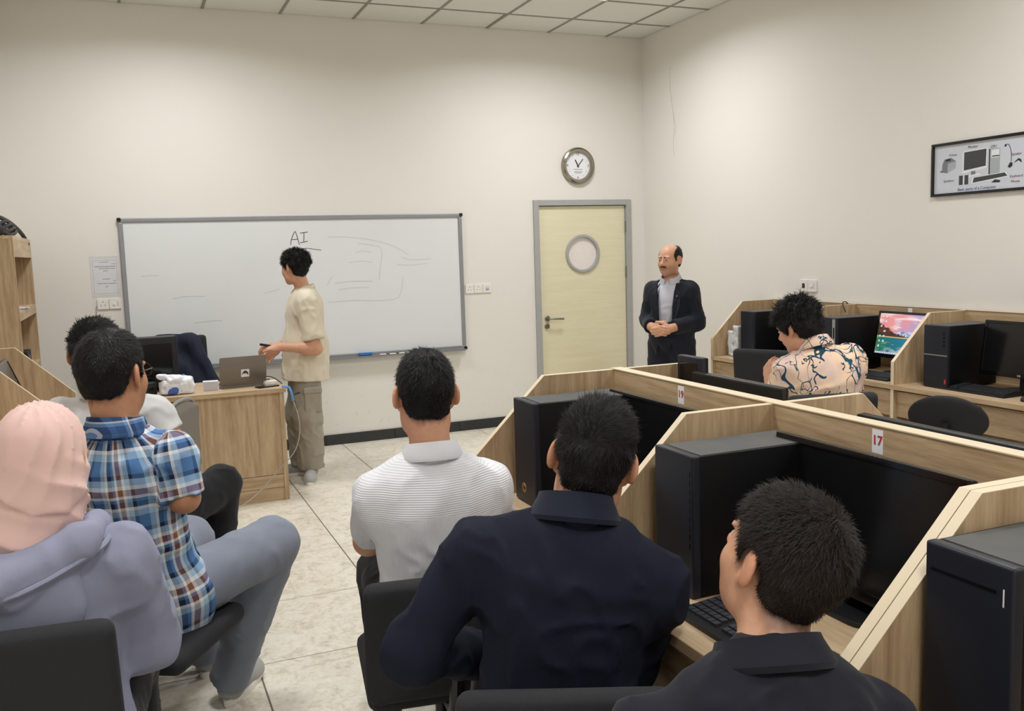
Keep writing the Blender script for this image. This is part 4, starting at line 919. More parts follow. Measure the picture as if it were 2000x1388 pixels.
def hand(w, d, n, right, curl=.5, s=1.0, fan=0.0):
    d = nrm(d); n = nrm(n-d*float(np.dot(n, d))); th = np.cross(d, n)*(1 if right else -1); R = np.stack([np.cross(d, n), d, n], 1)
    p = [Ell(w+d*.048*s, (.040*s, .050*s, .015*s), R, .012, tag='hand'), Cone(w-d*.03*s, w+d*.03*s, .026*s, .024*s, .02, flat=(n, .72), tag='hand')]
    for i, sc in enumerate((.95, 1.05, 1.0, .8)):
        q = w+d*(.086-.004*abs(i-1.3))*s+th*(.0295-.0195*i)*s; ang = 0.0; dd0 = nrm(d+th*fan*(1.5-i)*.12)
        for ln, r, ca in ((.044, .0092, .55), (.027, .0084, 1.0), (.021, .0076, .7)):
            ang += curl*ca; dd = dd0*math.cos(ang)+n*math.sin(ang); q2 = q+dd*ln*sc*s; p.append(Cone(q, q2, r*s, (r-.0008)*s, .005, tag='hand')); q = q2
    q = w+d*.022*s+th*.028*s; ang = 0
    for ln, r, a in ((.040, .0125, .0), (.030, .0105, .35), (.024, .0092, .3)):
        ang += a*curl*1.4; dd = nrm(d*(.75+.2*ang)+th*(.62-.5*ang)+n*(.35+.25*ang)); q2 = q+dd*ln*s; p.append(Cone(q, q2, r*s, (r-.001)*s, .008, tag='hand')); q = q2
    return p
def ribbons(name, B, D0, D1, N, ln, w, mat, parent):
    """thin tapering hair blades: roots B, first direction D0, second direction D1, surface normals N"""
    n = len(B); W = np.cross(D0, N); W /= np.maximum(np.linalg.norm(W, axis=1, keepdims=True), 1e-6)
    a = B-N*.003; b = B+D0*(ln*.5)[:, None]; c = b+D1*(ln*.5)[:, None]; w = w*np.ones(n) if np.isscalar(w) else w
    V = np.stack([a-W*w[:, None], a+W*w[:, None], b+W*w[:, None]*.85, b-W*w[:, None]*.85, c+W*w[:, None]*.25, c-W*w[:, None]*.25], 1).reshape(-1, 3)
    i = np.arange(n)[:, None]*6; Q = np.concatenate([i+np.array([[0, 1, 2, 3]]), i+np.array([[3, 2, 4, 5]])])
    o = link(name, np_mesh(name, V, Q), mat, parent); o['kind'] = 'stuff'; return o
def mesh_normals(V, Q):
    n = np.cross(V[Q[:, 2]]-V[Q[:, 0]], V[Q[:, 3]]-V[Q[:, 1]]); out = np.zeros_like(V)
    for k in range(3):
        for j in range(4): out[:, k] += np.bincount(Q[:, j], n[:, k], len(V))
    return out/np.maximum(np.linalg.norm(out, axis=1, keepdims=True), 1e-9)
def hair(hd, parent, mat, style='short', h=.004, n=7000, width=.0007, top=.022, side=.006, length=.022, seed=1, lift=.35, keepfn=None):
    e = hd.ell; rng = np.random.default_rng(seed)
    prims = [e((0, -.014, .036), (.075+side, .097+side, .084+side)), e((0, .012, -.004), (.070+side, .06+side, .085), .02), e((0, -.046, -.022), (.058+side*.5, .048+side*.5, .05), .02)]
    if style in ('short', 'quiff'): prims += [e((0, .002, .066), (.066, .088, .050+top), .03)]
    if style == 'quiff': prims += [e((.006, .040, .088), (.054, .046, .028+top*.5), .03)]
    if style == 'curly':
        for k in range(170):
            u = rng.normal(size=3); u /= np.linalg.norm(u)
            if u[2] < -.35: continue
            c = A(0, -.014, .036)+A(.080, .100, .090)*u.astype(np.float32)
            if c[1] > .075 and c[2] < .075: continue
            r = rng.uniform(.012, .021); prims.append(e(tuple(c), (r, r, r*.9), .008))
    if style == 'fluffy':
        prims += [e((0, -.01, .055), (.088, .105, .088), .03), e((0, .062, .072), (.062, .045, .036), .03), e((0, -.075, -.005), (.068, .042, .062), .03)]
        for k in range(110):
            u = rng.normal(size=3); u /= np.linalg.norm(u)
            if u[2] < -.6: continue
            c = A(0, -.012, .045)+A(.090, .106, .094)*u.astype(np.float32)
            if c[1] > .07 and c[2] < .05: continue
            if c[1] > -.02 and c[2] < -.02: continue
            r = rng.uniform(.014, .024); prims.append(e(tuple(c), (r, r, r), .012))
    def cut(P):
        L = hd.loc(P); y, z, x = L[:, 1], L[:, 2], np.abs(L[:, 0])
        zl = hairline(L)
        if style == 'curly': zl = zl-.012*(y < -.03); zl = np.where(y > .05, zl-.012, zl)
        if style == 'fluffy': zl = np.where(y < -.03, zl-.03, np.where(y > .04, zl-.014, zl-.012))
        c = (zl-z)+fbm(L*90, 1, seed)*.004
        if style != 'fluffy': c = np.where(x > .055, np.maximum(c, (1-np.sqrt(((y+.004)/.026)**2+((z-.003)/.037)**2))*.03), c)
        if style == 'bald': c = np.maximum(c, z-np.interp(y, [-.12, -.07, -.03, .02, .04], [.125, .115, .100, .078, .05])); c = np.maximum(c, y-.042)
        if keepfn is not None: c = np.maximum(c, keepfn(L))
        return c*hd.s
    a = {'short': .004, 'quiff': .005, 'curly': .005, 'fluffy': .007, 'bald': .002}[style]
    V, Q = sdf_mesh(prims, h, disp=lambda P: fbm(hd.loc(P)*A(55, 38, 45), 2, seed)*a, cut=cut, amp=a)
    ho = link('hair', np_mesh('hair', V, Q), mat, parent)
    # strands on the outer side
    N = mesh_normals(V, Q); L = hd.loc(V); C = A(0, -.014, .02); out = ((L-C)*(N@hd.F)).sum(1) > 0
    idx = np.nonzero(out)[0]; idx = rng.choice(idx, n); B = V[idx]+rng.normal(0, h*.4, (n, 3)); Nn = N[idx]; Lb = L[idx]
    whorl = A(.012, -.055, .112); fl = (Lb-whorl); fl[:, 2] -= .02
    if style in ('quiff',): fl = np.where((Lb[:, 2:3] > .06), fl*A(.5, .4, .2)+A(.035, .05, .02)+rng.normal(0, .01, (n, 3)), fl)
    fl = fl@hd.F.T
    T = fl-(fl*Nn).sum(1, keepdims=True)*Nn; T /= np.maximum(np.linalg.norm(T, axis=1, keepdims=True), 1e-6)
    J = rng.normal(0, .28 if style in ('short', 'quiff', 'bald') else .55, (n, 3)); lf = lift*np.clip(.45+(Lb[:, 2:3]-.02)*9, .25, 1)
    D0 = T*(1-lf)+Nn*lf+J*.6; D0 /= np.linalg.norm(D0, axis=1, keepdims=True)
    D1 = T*(1-lf*.3)+Nn*lf*.25+J*1.0-np.array([[0, 0, .12]]); D1 /= np.linalg.norm(D1, axis=1, keepdims=True)
    ln = length*np.clip(.35+(Lb[:, 2]-.0)*8, .28, 1)*rng.uniform(.6, 1.15, n)
    ribbons('hair_strands', B, D0, D1, Nn, ln*hd.s, width, mat, ho)
    return ho
def face_bits(hd, root, mat, mous=False):
    e = hd.ell
    def eyes_col(V):
        L = hd.loc(V); x = np.abs(L[:, 0])-.031; z = L[:, 2]-.0045; f = L[:, 1]; r = np.sqrt(x*x+z*z)
        c = np.full((len(V), 3), .62); m = (r < .0062) & (f > .08); c[m] = (.05, .03, .02); c[(r < .0025) & (f > .08)] = .005; return c
    sdf_obj('eyes', [e((q*.031, .0815, .0045), (.0125, .0122, .0072), .0) for q in (-1, 1)], .002, MAT['eye'], root, colf=eyes_col)
    sdf_obj('eyebrows', [hd.cone((q*.012, .0945, .0255), (q*.046, .0845, .030), .0042, .003, .0) for q in (-1, 1)], .0025, mat, root, disp=lambda P: fbm(P*500, 1, 3)*.001)
    if mous: sdf_obj('moustache', [hd.cone((q*.002, .1035, -.0445), (q*.026, .0925, -.053), .0056, .0036, .004) for q in (-1, 1)], .0025, mat, root, disp=lambda P: fbm(P*400, 1, 3)*.0015)
t = NT('eye'); ca = t.t.nodes.new('ShaderNodeVertexColor'); ca.layer_name = 'Col'; t.set(ca.outputs[0], .15); MAT['eye'] = t.m
def body_col(hd, tone, haircol=None, stubble=0.0, bald=False):
    def f(V):
        L = hd.loc(V); c = np.tile(tone, (len(V), 1)); y, z, x = L[:, 1], L[:, 2], np.abs(L[:, 0])
        near = np.linalg.norm(L, axis=1) < .17
        def mixm(m, col, a): 
            m = (np.clip(m, 0, 1)*a*near)[:, None]; return c*(1-m)+np.array(col)*m
        c = mixm(1-np.sqrt((x/.022)**2+((z+.059)/.009)**2)*1.0+.6, tone*np.array([.80, .52, .50]), .7*(y > .07))
        c = mixm((x-.072)/.012, tone*np.array([1.0, .80, .74]), .5*(z > -.05)*(z < .045))
        c = mixm(1-np.sqrt(x*x+((z+.028))**2)/.03, tone*np.array([1.0, .85, .8]), .5*(y > .09))
        if stubble: c = mixm(np.clip((-.028-z)*40, 0, 1)*np.clip((y-.0)*40, 0, 1)*np.clip((.095-np.abs(z+.06))*20, 0, 1)*np.clip(1.4-np.clip((.016-x)*60, 0, 1)*0, 0, 1), tone*np.array([.30, .28, .28]), stubble)
        if haircol is not None and not bald:
            zl = hairline(L); c = mixm((z-zl+.020)/.030+fbm(L*A(120, 120, 60), 1, 4)*.25, np.array(haircol), .92*(x < .080))
        return c
    return f
def shoe(parent, ankle, toe, mat, sole='white_plastic', s=1.0):
    a, b = A(*ankle), A(*toe); d = nrm((b-a)*A(1, 1, 0)); heel = A(a[0], a[1], 0)-d*.045; R = frame((0, 0, 1), d)
    tip = A(heel[0], heel[1], 0)+d*.285*s
    flat = [(A(0, 0, .022), A(0, 0, -1))]
    o = sdf_obj('shoe', [Cone(heel+d*.045+A(0, 0, .055), tip-d*.045+A(0, 0, .04), .043*s, .040*s, .02, clip=flat), Cone(heel+d*.05+A(0, 0, .06), heel+d*.06+A(0, 0, .105), .042, .044, .03, clip=flat), Ell(tip-d*.075+A(0, 0, .03), (.048, .075, .042), R, .02, clip=flat)], .006, mat, parent)
    mb = MB(); pts = []
    side = A(d[1], -d[0], 0)
    for t_ in np.linspace(0, 2*PI, 24)[:-1]:
        u = math.cos(t_); v = math.sin(t_); c = heel+d*(.142+.148*u*s); wd = .043+.008*u; q = c+side*wd*v; pts.append((float(q[0]), float(q[1])))
    mb.prism(pts, 'z', 0.0, .026).build('sole', sole, o, .004)
    return o
def fabric(name, srgb, rough=.85, var=.08, weave=900, bump=.12):
    t = NT(name); v = t.coord(); c = s2l(srgb); n = t.noise(v, 9, 3); t.set(t.mix(n, tuple(q*(1-var) for q in c), tuple(min(1, q*(1+var)) for q in c)), rough, None, .25)
    t.bump(t.noise(v, weave, 2), bump, .002); t.b.inputs['Sheen Weight'].default_value = .08; MAT[name] = t.m
fabric('beige_tee', (218, 207, 186)); fabric('beige_cargo', (162, 155, 140)); fabric('white_tee', (212, 211, 211)); fabric('black_trousers', (26, 26, 29)); fabric('grey_jeans', (132, 138, 152), .85, .15); fabric('navy_shirt', (24, 29, 46)); fabric('suit_navy', (27, 30, 40)); fabric('suit_shirt', (198, 197, 208)); fabric('dark_shirt', (24, 25, 36))
fabric('hijab_pink', (230, 194, 185), .8, .04, 1200, .05); fabric('hoodie', (146, 148, 170), .95, .06, 700, .25); fabric('shoe_grey', (168, 168, 166)); fabric('shoe_dark', (96, 95, 92))
def uvn(t):
    u = t.t.nodes.new('ShaderNodeUVMap'); u.uv_map = 'UVMap'; s = t.t.nodes.new('ShaderNodeSeparateXYZ'); t.l(u.outputs[0], s.inputs[0]); return s.outputs[0], s.outputs[1]
def special_fabrics():
    t = NT('plaid'); u, v = uvn(t)
    B, LB, W, BR, NV = [s2l(c) for c in ((82, 122, 172), (166, 194, 218), (238, 236, 234), (140, 92, 68), (34, 44, 72))]
    stops = [(0, B), (.16, LB), (.27, W), (.33, NV), (.43, B), (.49, W), (.545, BR), (.66, W), (.73, LB), (.84, NV), (.92, B)]
    def bands(x, per, off):
        r = t.t.nodes.new('ShaderNodeValToRGB'); cr = r.color_ramp; cr.interpolation = 'CONSTANT'
        while len(cr.elements) < len(stops): cr.elements.new(.5)
        for e, (p, c) in zip(cr.elements, stops): e.position = p; e.color = (*c, 1)
        t.l(t.math('FRACT', t.math('ADD', t.math('MULTIPLY', x, 1/per), off)), r.inputs[0]); return r.outputs[0]
    t.set(t.mix(.5, bands(u, .150, 9.13), bands(v, .165, 7.4)), .85, None, .2); MAT['plaid'] = t.m
    t = NT('white_rib_knit'); u, v = uvn(t)
    seam = t.math('GREATER_THAN', t.math('ADD', v, t.math('MULTIPLY', t.math('ABSOLUTE', u), .12)), .345)
    hz = t.math('SINE', t.math('MULTIPLY', v, 2*PI/.0060)); vt = t.math('SINE', t.math('MULTIPLY', u, 2*PI/.005))
    hgt = t.math('ADD', t.math('MULTIPLY', hz, seam), t.math('MULTIPLY', vt, t.math('SUBTRACT', 1.0, seam)))
    e = t.math('ABSOLUTE', t.math('SUBTRACT', t.math('ADD', v, t.math('MULTIPLY', t.math('ABSOLUTE', u), .12)), .345)); sm = t.math('MULTIPLY', t.math('LESS_THAN', e, .0022), -4.0)
    t.set(s2l((228, 228, 233)), .8, None, .2); t.bump(t.math('ADD', hgt, sm), .4, .0010); MAT['rib_knit'] = t.m
    t = NT('navy_yoke'); u, v = uvn(t); c = s2l((22, 26, 42)); n = t.noise(t.coord(), 9, 3)
    e = t.math('ABSOLUTE', t.math('SUBTRACT', v, .33)); sm = t.math('MULTIPLY', t.math('LESS_THAN', e, .003), -1.0)
    t.set(t.mix(n, tuple(q*.85 for q in c), tuple(q*1.2 for q in c)), .85, None, .25); t.bump(t.math('ADD', sm, t.math('MULTIPLY', t.noise(t.coord(), 700, 2), .3)), .5, .002); MAT['navy_yoke'] = t.m
    t = NT('squiggle_print'); vv = t.coord('Object', (1, 1, .8)); base = s2l((238, 206, 178))
    def lines(scale, c0, w, off, mscale, mth):
        v2 = t.coord('Object', (1, 1, .8), (0, 0, 0), (off, off*.7, -off)); nz = t.noise(v2, scale, 1.5, .4, .8)
        ln = t.math('LESS_THAN', t.math('ABSOLUTE', t.math('SUBTRACT', nz, c0)), w)
        mk = t.math('GREATER_THAN', t.noise(v2, mscale, 1, .5), mth); return t.math('MULTIPLY', ln, mk)
    l1 = lines(10, .5, .015, 3.1, 7, .42); l2 = lines(17, .52, .022, 11.7, 12, .55); l3 = lines(13, .46, .015, 23.0, 8, .46)
    allm = t.math('MAXIMUM', l1, t.math('MAXIMUM', l2, l3)); blush = t.ramp(t.noise(vv, 7, 2), [(.45, base), (.7, s2l((214, 190, 186)))])
    t.set(t.mix(allm, blush, t.mix(t.noise(vv, 8, 1), s2l((30, 34, 44)), s2l((40, 92, 116)))), .85, None, .2); MAT['squiggle'] = t.m
special_fabrics()
def torso_uv(P, F, prims, r=.17):
    cones = [p for p in prims if isinstance(p, Cone) and p.tag == 'sleeve']; rest = [p for p in prims if p.tag != 'sleeve' and not p.sub]
    def f(V):
        q = (V-P)@F; u = np.arctan2(q[:, 0], -q[:, 1])*r; v = q[:, 2].copy(); best = np.min([p.d(V) for p in rest], 0)
        for c in cones:
            d = c.d(V); m = d < best-.004
            if m.any(): uu, vv = c.uv(V[m], F[:, 1]); u[m] = uu; v[m] = .47-vv
            best = np.minimum(best, d)
        return np.stack([u, v], 1)
    return f
def collar(parent, N, up, fwd, r, mat, h=.04, flare=.012, gap=0.0, tilt=.0, name='collar'):
    """a turned-down collar: a band round the neck, open by gap radians at the front"""
    F = frame(up, fwd); n = 40; vs = []; fs = []
    prof = [(r, -.012), (r-.004, h*.75), (r-.001, h), (r+.006, h*1.02), (r+.009, h*.8), (r+flare+.006, h*.05), (r+flare+.003, -.006), (r+.004, h*.55)]
    m = len(prof)
    for i in range(n+1):
        a = PI/2+gap/2+(2*PI-gap)*i/n
        bk = .5-.5*math.sin(a)
        for (rr, z) in prof:
            p = N+F@A(rr*math.cos(a), rr*math.sin(a)*1.05, z*(1+.25*bk)+tilt*math.sin(a)*-1); vs.append(tuple(float(q) for q in p))
    for i in range(n):
        for j in range(m): fs.append((i*m+j, i*m+(j+1) % m, (i+1)*m+(j+1) % m, (i+1)*m+j))
    fs += [tuple(range(m)), tuple(range(n*m, n*m+m))[::-1]]
    MB().add(vs, fs).build(name, mat, parent, smooth=True)
def clip_at(p, d): return [(np.asarray(p, np.float32), nrm(d))]
def sleeve(S, E, W, t, frac, r0=.042, r1=.044, r2=.033, k=.035):
    """short sleeve: part of the upper arm; frac > 1 goes on along the forearm"""
    S, E, W = A(*S), A(*E), A(*W); S = S+(E-S)*.05; d = nrm(E-S)
    if frac <= 1:
        end = S+(E-S)*frac; return [Cone(S, S+(E-S)*min(1.0, frac+.15), r0+t, r1+t, k, clip=clip_at(end, d), tag='sleeve')]
    d2 = nrm(W-E); end = E+(W-E)*(frac-1)
    return [Cone(S, E, r0+t, r1+t, k, tag='sleeve'), Cone(E, E+(W-E)*min(1.0, frac-1+.1), r1+t*.9, r2+t*1.1, k, clip=clip_at(end, d2), tag='sleeve')]
def arm(S, E, W): return [Cone(S, E, .044, .039, .03), Cone(E, W, .042, .028, .03), Ell(E+(W-E)*.25, (.044, .044, .044), None, .04)]
def legs(HL, KL, AL, HR, KR, AR, t, r=(.088, .066, .05), tag='leg', cut=None):
    p = []
    for h, k_, a in ((HL, KL, AL), (HR, KR, AR)):
        h, k_, a = A(*h), A(*k_), A(*a); c = clip_at(a+nrm(a-k_)*.01, a-k_) if cut is None else cut
        p += [Cone(h, k_, r[0]+t, r[1]+t, .04, tag=tag), Cone(k_, a+nrm(a-k_)*.03, r[1]+t, r[2]+t, .03, clip=c, tag=tag)]
    return p
def person_root(label, loc): return thing('person', label, 'person', loc)
def local(o):
    """children built in world space hang under an Empty that stays at its base"""
    return o
class Fig:
    """collects one person's joints; everything is given in world space and moved into the person's own frame"""
    def __init__(s, label, base): s.b = A(*base); s.root = person_root(label, tuple(float(q) for q in s.b))
    def L(s, *p): return A(*p)-s.b
# ------------------------------------------------------------------ the nine people
def seated(label, base, Pz, N, yaw, Hc, hyaw, hpitch=0, hroll=0, lean=None, hs=1.0, SLo=(-.19, 0, -.06), SRo=(.19, 0, -.06), EL=None, WL=None, ER=None, WR=None, knees=None, ankles=None, skin='tan', hair_kw=None, bh=.005, width=1.0, depth=1.0, hairmat='hair_dark', stubble=.35, hands=True, P=None, mous=False):
    f = Fig(label, base); L = f.L
    Nn = L(*N); Pp = L(*P) if P is not None else L(N[0], N[1], Pz); fw = yaw_dir(yaw); F = frame(Nn-Pp, fw)
    SL = Nn+F@A(*SLo); SR = Nn+F@A(*SRo)
    hf = yaw_dir(hyaw); HF = frame((0, 0, 1), hf)
    R = np.array(Matrix.Rotation(hroll, 3, 'Y') @ Matrix.Rotation(hpitch, 3, 'X'), np.float32); HF = HF@R
    hd = Head(L(*Hc), HF, hs); f.__dict__.update(N=Nn, P=Pp, F=F, SL=SL, SR=SR, hd=hd)
    f.EL = L(*EL) if EL else SL+F@A(-.03, .10, -.26); f.ER = L(*ER) if ER else SR+F@A(.03, .10, -.26)
    f.WL = L(*WL) if WL else f.EL+F@A(.06, .22, -.02); f.WR = L(*WR) if WR else f.ER+F@A(-.06, .22, -.02)
    mat, tone = SKIN[skin]
    prims = torso(Pp, Nn, F, -.02, width, depth, SL-F[:, 2]*.01, SR-F[:, 2]*.01)+[Cone(Nn-F[:, 2]*.03, hd.w(0, -.022, -.055), .060*hs, .056*hs, .04)]+hd.prims()
    prims += arm(SL, f.EL, f.WL)+arm(SR, f.ER, f.WR)
    if hands:
        prims += hand(f.WL, f.WL-f.EL, -F[:, 2]*.8+F[:, 0]*.5, False, .55)+hand(f.WR, f.WR-f.ER, -F[:, 2]*.8-F[:, 0]*.5, True, .55)
    hc = {'hair_dark': s2l((34, 30, 29)), 'hair_black': s2l((28, 26, 26)), 'hair_soft': s2l((58, 48, 45)), 'hair_brown': s2l((44, 37, 33))}[hairmat]
    sdf_obj('body', prims, bh, mat, f.root, colf=body_col(hd, tone, hc if hair_kw else None, stubble))
    face_bits(hd, f.root, MAT[hairmat], mous)
    if hair_kw: hair(hd, f.root, MAT[hairmat], **hair_kw)
    # trousers and shoes
    if knees is None: knees = (tuple(Pp+F@A(-.12, .42, -.02)*1+f.b), tuple(Pp+F@A(.12, .42, -.02)+f.b))
    f.KL, f.KR = L(*knees[0]), L(*knees[1])
    if ankles is None: ankles = tuple((k[0]+F[0, 1]*.06, k[1]+F[1, 1]*.06, .09) for k in knees)
    f.AL, f.AR = L(*ankles[0]), L(*ankles[1]); f.HL, f.HR = Pp+F@A(-.09, .03, -.03), Pp+F@A(.09, .03, -.03)
    return f
def trousers(f, mat, t=.012, r=(.088, .066, .05), shoes='shoe_dark', h=.008, seed=3, toes=None):
    pr = [Ell(f.P+f.F@A(0, .0, -.01), (.165+t, .125+t, .115), f.F, .05)]+legs(f.HL, f.KL, f.AL, f.HR, f.KR, f.AR, t, r)
    o = sdf_obj('trousers', pr, h, mat, f.root, disp=cloth_disp(seed, .006), amp=.01)
    for i, (k, a) in enumerate(((f.KL, f.AL), (f.KR, f.AR))):
        d = nrm((f.F[:, 1])*A(1, 1, 0)) if toes is None else nrm(A(*toes[i], 0)); p = MB()
        sh = shoe_local(f, a, d, shoes)
    return o
def shoe_local(f, a, d, mat):
    aa = a.copy(); aa[2] = 0
    return shoe(f.root, (aa[0], aa[1], 0), tuple(aa+d), mat)

# --- person in the pink hijab
def p_hijab():
    f = seated('person in pink hijab and lavender-grey hoodie seated with back to the camera', (-4.95, -5.50, 0), .56, (-4.925, -5.555, 1.06), 6, (-4.885, -5.545, 1.195), 14, .05, 0, skin='pale', stubble=0, width=.98, hs=.98, hairmat='hair_dark', SLo=(-.175, 0, -.075), SRo=(.185, 0, -.085))
    hd = f.hd; e = hd.ell
    pr = [e((0, -.012, .036), (.088, .112, .096)), e((0, .015, -.02), (.080, .082, .10), .03), e((0, -.045, -.045), (.083, .082, .085), .05), Cone(hd.w(0, -.035, -.09), f.N+f.F@A(0, -.02, -.03), .078, .098, .06), Ell(f.N+f.F@A(.0, .03, -.06), (.135, .11, .075), f.F, .06), e((0, .115, -.02), (.055, .06, .088), .012, True)]
    def folds(P):
        Lc = hd.loc(P); ang = np.arctan2(Lc[:, 0]*.9, -Lc[:, 1]-.02); low = np.clip((.03-Lc[:, 2])*9, 0, 1)
        w = fbm(Lc*10, 1, 4)*.5
        s1 = np.abs(np.sin(Lc[:, 2]*42+ang*2.4+w*2.6)); s2 = np.abs(np.sin(ang*6.5-Lc[:, 2]*24+w*3)); drape = (s1**.6-.7)*.014*low+(s2**.6-.7)*.009*(1-low*.6)
        tuck = -.010*np.exp(-((Lc[:, 2]+.085+.02*np.sin(ang*2))/.012)**2)*(Lc[:, 1] < .05)
        return drape-tuck*.8
    sdf_obj('hijab', pr, .005, 'hijab_pink', f.root, disp=folds, amp=.014, smooth=2)
    t = .020; N, F = f.N, f.F
    tp = torso(f.P, N-F[:, 2]*.02, F, t, 1.05, 1.12, f.SL, f.SR)+sleeve(f.SL, f.EL, f.WL, .030, 1.85)+sleeve(f.SR, f.ER, f.WR, .030, 1.85)
    sdf_obj('hoodie', tp, .008, 'hoodie', f.root, disp=cloth_disp(12, .011, (9, 9, 7)), amp=.014, cut=lambda P: -(((P-f.P)@F)[:, 2]+.10))
    # hood lying on the back
    q = lambda x, y, z: N+F@A(x, y, z)
    hp = [Cone(q(-.13, .03, -.02), q(-.13, -.09, -.03), .030, .034, .03), Cone(q(-.13, -.09, -.03), q(-.02, -.175, -.075), .034, .040, .03), Cone(q(-.02, -.175, -.075), q(.12, -.10, -.03), .040, .034, .03), Cone(q(.12, -.10, -.03), q(.135, .03, -.025), .034, .030, .03), Ell(q(-.01, -.125, -.15), (.135, .06, .11), F, .035)]
    sdf_obj('hood', hp, .007, 'hoodie', f.root, disp=cloth_disp(5, .008), amp=.012)
    MB().tube(smooth_path([tuple(float(v) for v in q(*p)) for p in ((-.165, .02, -.035), (-.162, -.10, -.05), (-.03, -.215, -.10), (.145, -.12, -.05), (.168, .02, -.04))]), .006, 6).build('hood_seam', 'hoodie', f.root, smooth=True)
    trousers(f, 'black_trousers')
    task_chair('black office chair of the person in the pink hijab', -4.955, -5.52, math.radians(-6), .47, 'square', .46, .40, .72, .18)
p_hijab()
# --- plaid shirt
def p_plaid():
    f = seated('man in blue and brown plaid shirt, glasses and grey jeans, arms folded', (-4.72, -4.78, 0), .60, (-4.74, -4.865, 1.135), 32, (-4.745, -4.835, 1.285), 34, .02, 0, skin='tan', hairmat='hair_dark', hs=1.06,
               SLo=(-.185, 0, -.06), SRo=(.165, .0, -.075), EL=(-4.80, -4.60, .86), WL=(-4.72, -4.68, .90), ER=(-4.575, -4.965, .925), WR=(-4.655, -4.73, .92), P=(-4.70, -4.80, .62),
               knees=((-4.55, -4.32, .60), (-4.285, -4.60, .635)), ankles=((-4.50, -4.12, .09), (-4.44, -4.40, .09)), stubble=.55,
               hair_kw=dict(style='short', h=.004, n=9000, width=.0008, top=.014, side=.007, length=.014, seed=21, lift=.18))
    N, F = f.N, f.F; t = .016
    tp = torso(f.P, N-F[:, 2]*.015, F, t, 1.02, 1.02, f.SL, f.SR)+sleeve(f.SL, f.EL, f.WL, .020, 1.15)+sleeve(f.SR, f.ER, f.WR, .022, .98)+[Ell(f.P+F@A(.02, -.0, -.05), (.185, .145, .15), F, .05, tag='torso')]
    sdf_obj('shirt', tp, .007, 'plaid', f.root, disp=cloth_disp(31, .010, (11, 11, 8)), amp=.014, cut=lambda P: -(((P-f.P)@F)[:, 2]+.13), uvf=torso_uv(f.P, F, tp))
    collar(f.root, N+F@A(0, -.012, -.012), F[:, 2]+F[:, 1]*.25, F[:, 1], .072, 'navy_collar', .042, .016, .7)
    trousers(f, 'grey_jeans', .016, (.092, .072, .055), 'shoe_grey', toes=((.5, .85), (.5, .85)))
    hd = f.hd
    g = MB()
    for q in (-1, 1):
        g.tube([tuple(float(v) for v in hd.w(q*(.034+.024*math.cos(a)), .108-.006*abs(math.cos(a)), .004+.019*math.sin(a))) for a in np.linspace(0, 2*PI, 20)[:-1]], .0016, 6, True)
        g.tube([tuple(float(v) for v in hd.w(*p)) for p in ((q*.058, .104, .008), (q*.079, .06, .012), (q*.083, -.004, .010), (q*.080, -.022, -.008))], .0017, 6)
    g.tube([tuple(float(v) for v in hd.w(*p)) for p in ((-.011, .110, .006), (0, .1145, .009), (.011, .110, .006))], .0015, 6)
    g.build('glasses', 'black_gloss', f.root, smooth=True)
    task_chair('black office chair of the man in the plaid shirt', -4.71, -4.83, math.radians(-32), .50, 'square', .44, .36, .72, .18)
t = NT('navy_collar'); v = t.coord(); sp = t.t.nodes.new('ShaderNodeSeparateXYZ'); t.l(v, sp.inputs[0])
def _band(x, per, off):
    f = t.math('FRACT', t.math('ADD', t.math('MULTIPLY', x, 1/per), off)); r = t.ramp(f, [(0, s2l((58, 84, 130))), (.35, s2l((110, 146, 190))), (.5, s2l((216, 218, 222))), (.58, s2l((40, 52, 84))), (.8, s2l((74, 108, 156)))]); r.node.color_ramp.interpolation = 'CONSTANT'; return r
t.set(t.mix(.5, _band(t.math('ADD', sp.outputs[0], sp.outputs[1]), .09, .3), _band(sp.outputs[2], .06, .1)), .85, None, .2); MAT['navy_collar'] = t.m
p_plaid()
# --- white T-shirt behind him
def p_white():
    f = seated('man in plain white T-shirt and black trousers seated behind the plaid shirt', (-4.78, -3.95, 0), .58, (-4.795, -4.05, 1.125), 25, (-4.81, -4.03, 1.275), 15, .06, 0, skin='tan', hairmat='hair_black', hs=1.02, bh=.006,
               SLo=(-.17, 0, -.055), SRo=(.185, 0, -.06), EL=(-4.97, -3.82, .86), WL=(-4.86, -3.60, .70), ER=(-4.578, -4.14, .96), WR=(-4.70, -3.93, .92), P=(-4.76, -3.98, .60),
               knees=((-4.58, -3.50, .62), (-4.365, -3.70, .655)), ankles=((-4.50, -3.42, .09), (-4.44, -3.70, .09)), hair_kw=dict(style='quiff', h=.005, n=5000, width=.0010, top=.020, side=.007, length=.024, seed=5))
    N, F = f.N, f.F; t = .015
    tp = torso(f.P, N-F[:, 2]*.015, F, t, 1, 1, f.SL, f.SR)+sleeve(f.SL, f.EL, f.WL, .018, .75)+sleeve(f.SR, f.ER, f.WR, .018, .78)
    sdf_obj('tshirt', tp, .008, 'white_tee', f.root, disp=cloth_disp(41, .008), amp=.012, cut=lambda P: -(((P-f.P)@F)[:, 2]+.12))
    collar(f.root, N+F@A(0, -.006, .0), F[:, 2]+F[:, 1]*.3, F[:, 1], .068, 'white_tee', .012, .008, 0.0, name='neckband')
    trousers(f, 'black_trousers', .012)
    task_chair('black office chair of the man in the white T-shirt', -4.775, -4.0, math.radians(-25), .48, 'square', .42, .34, .70, .15)
p_white()
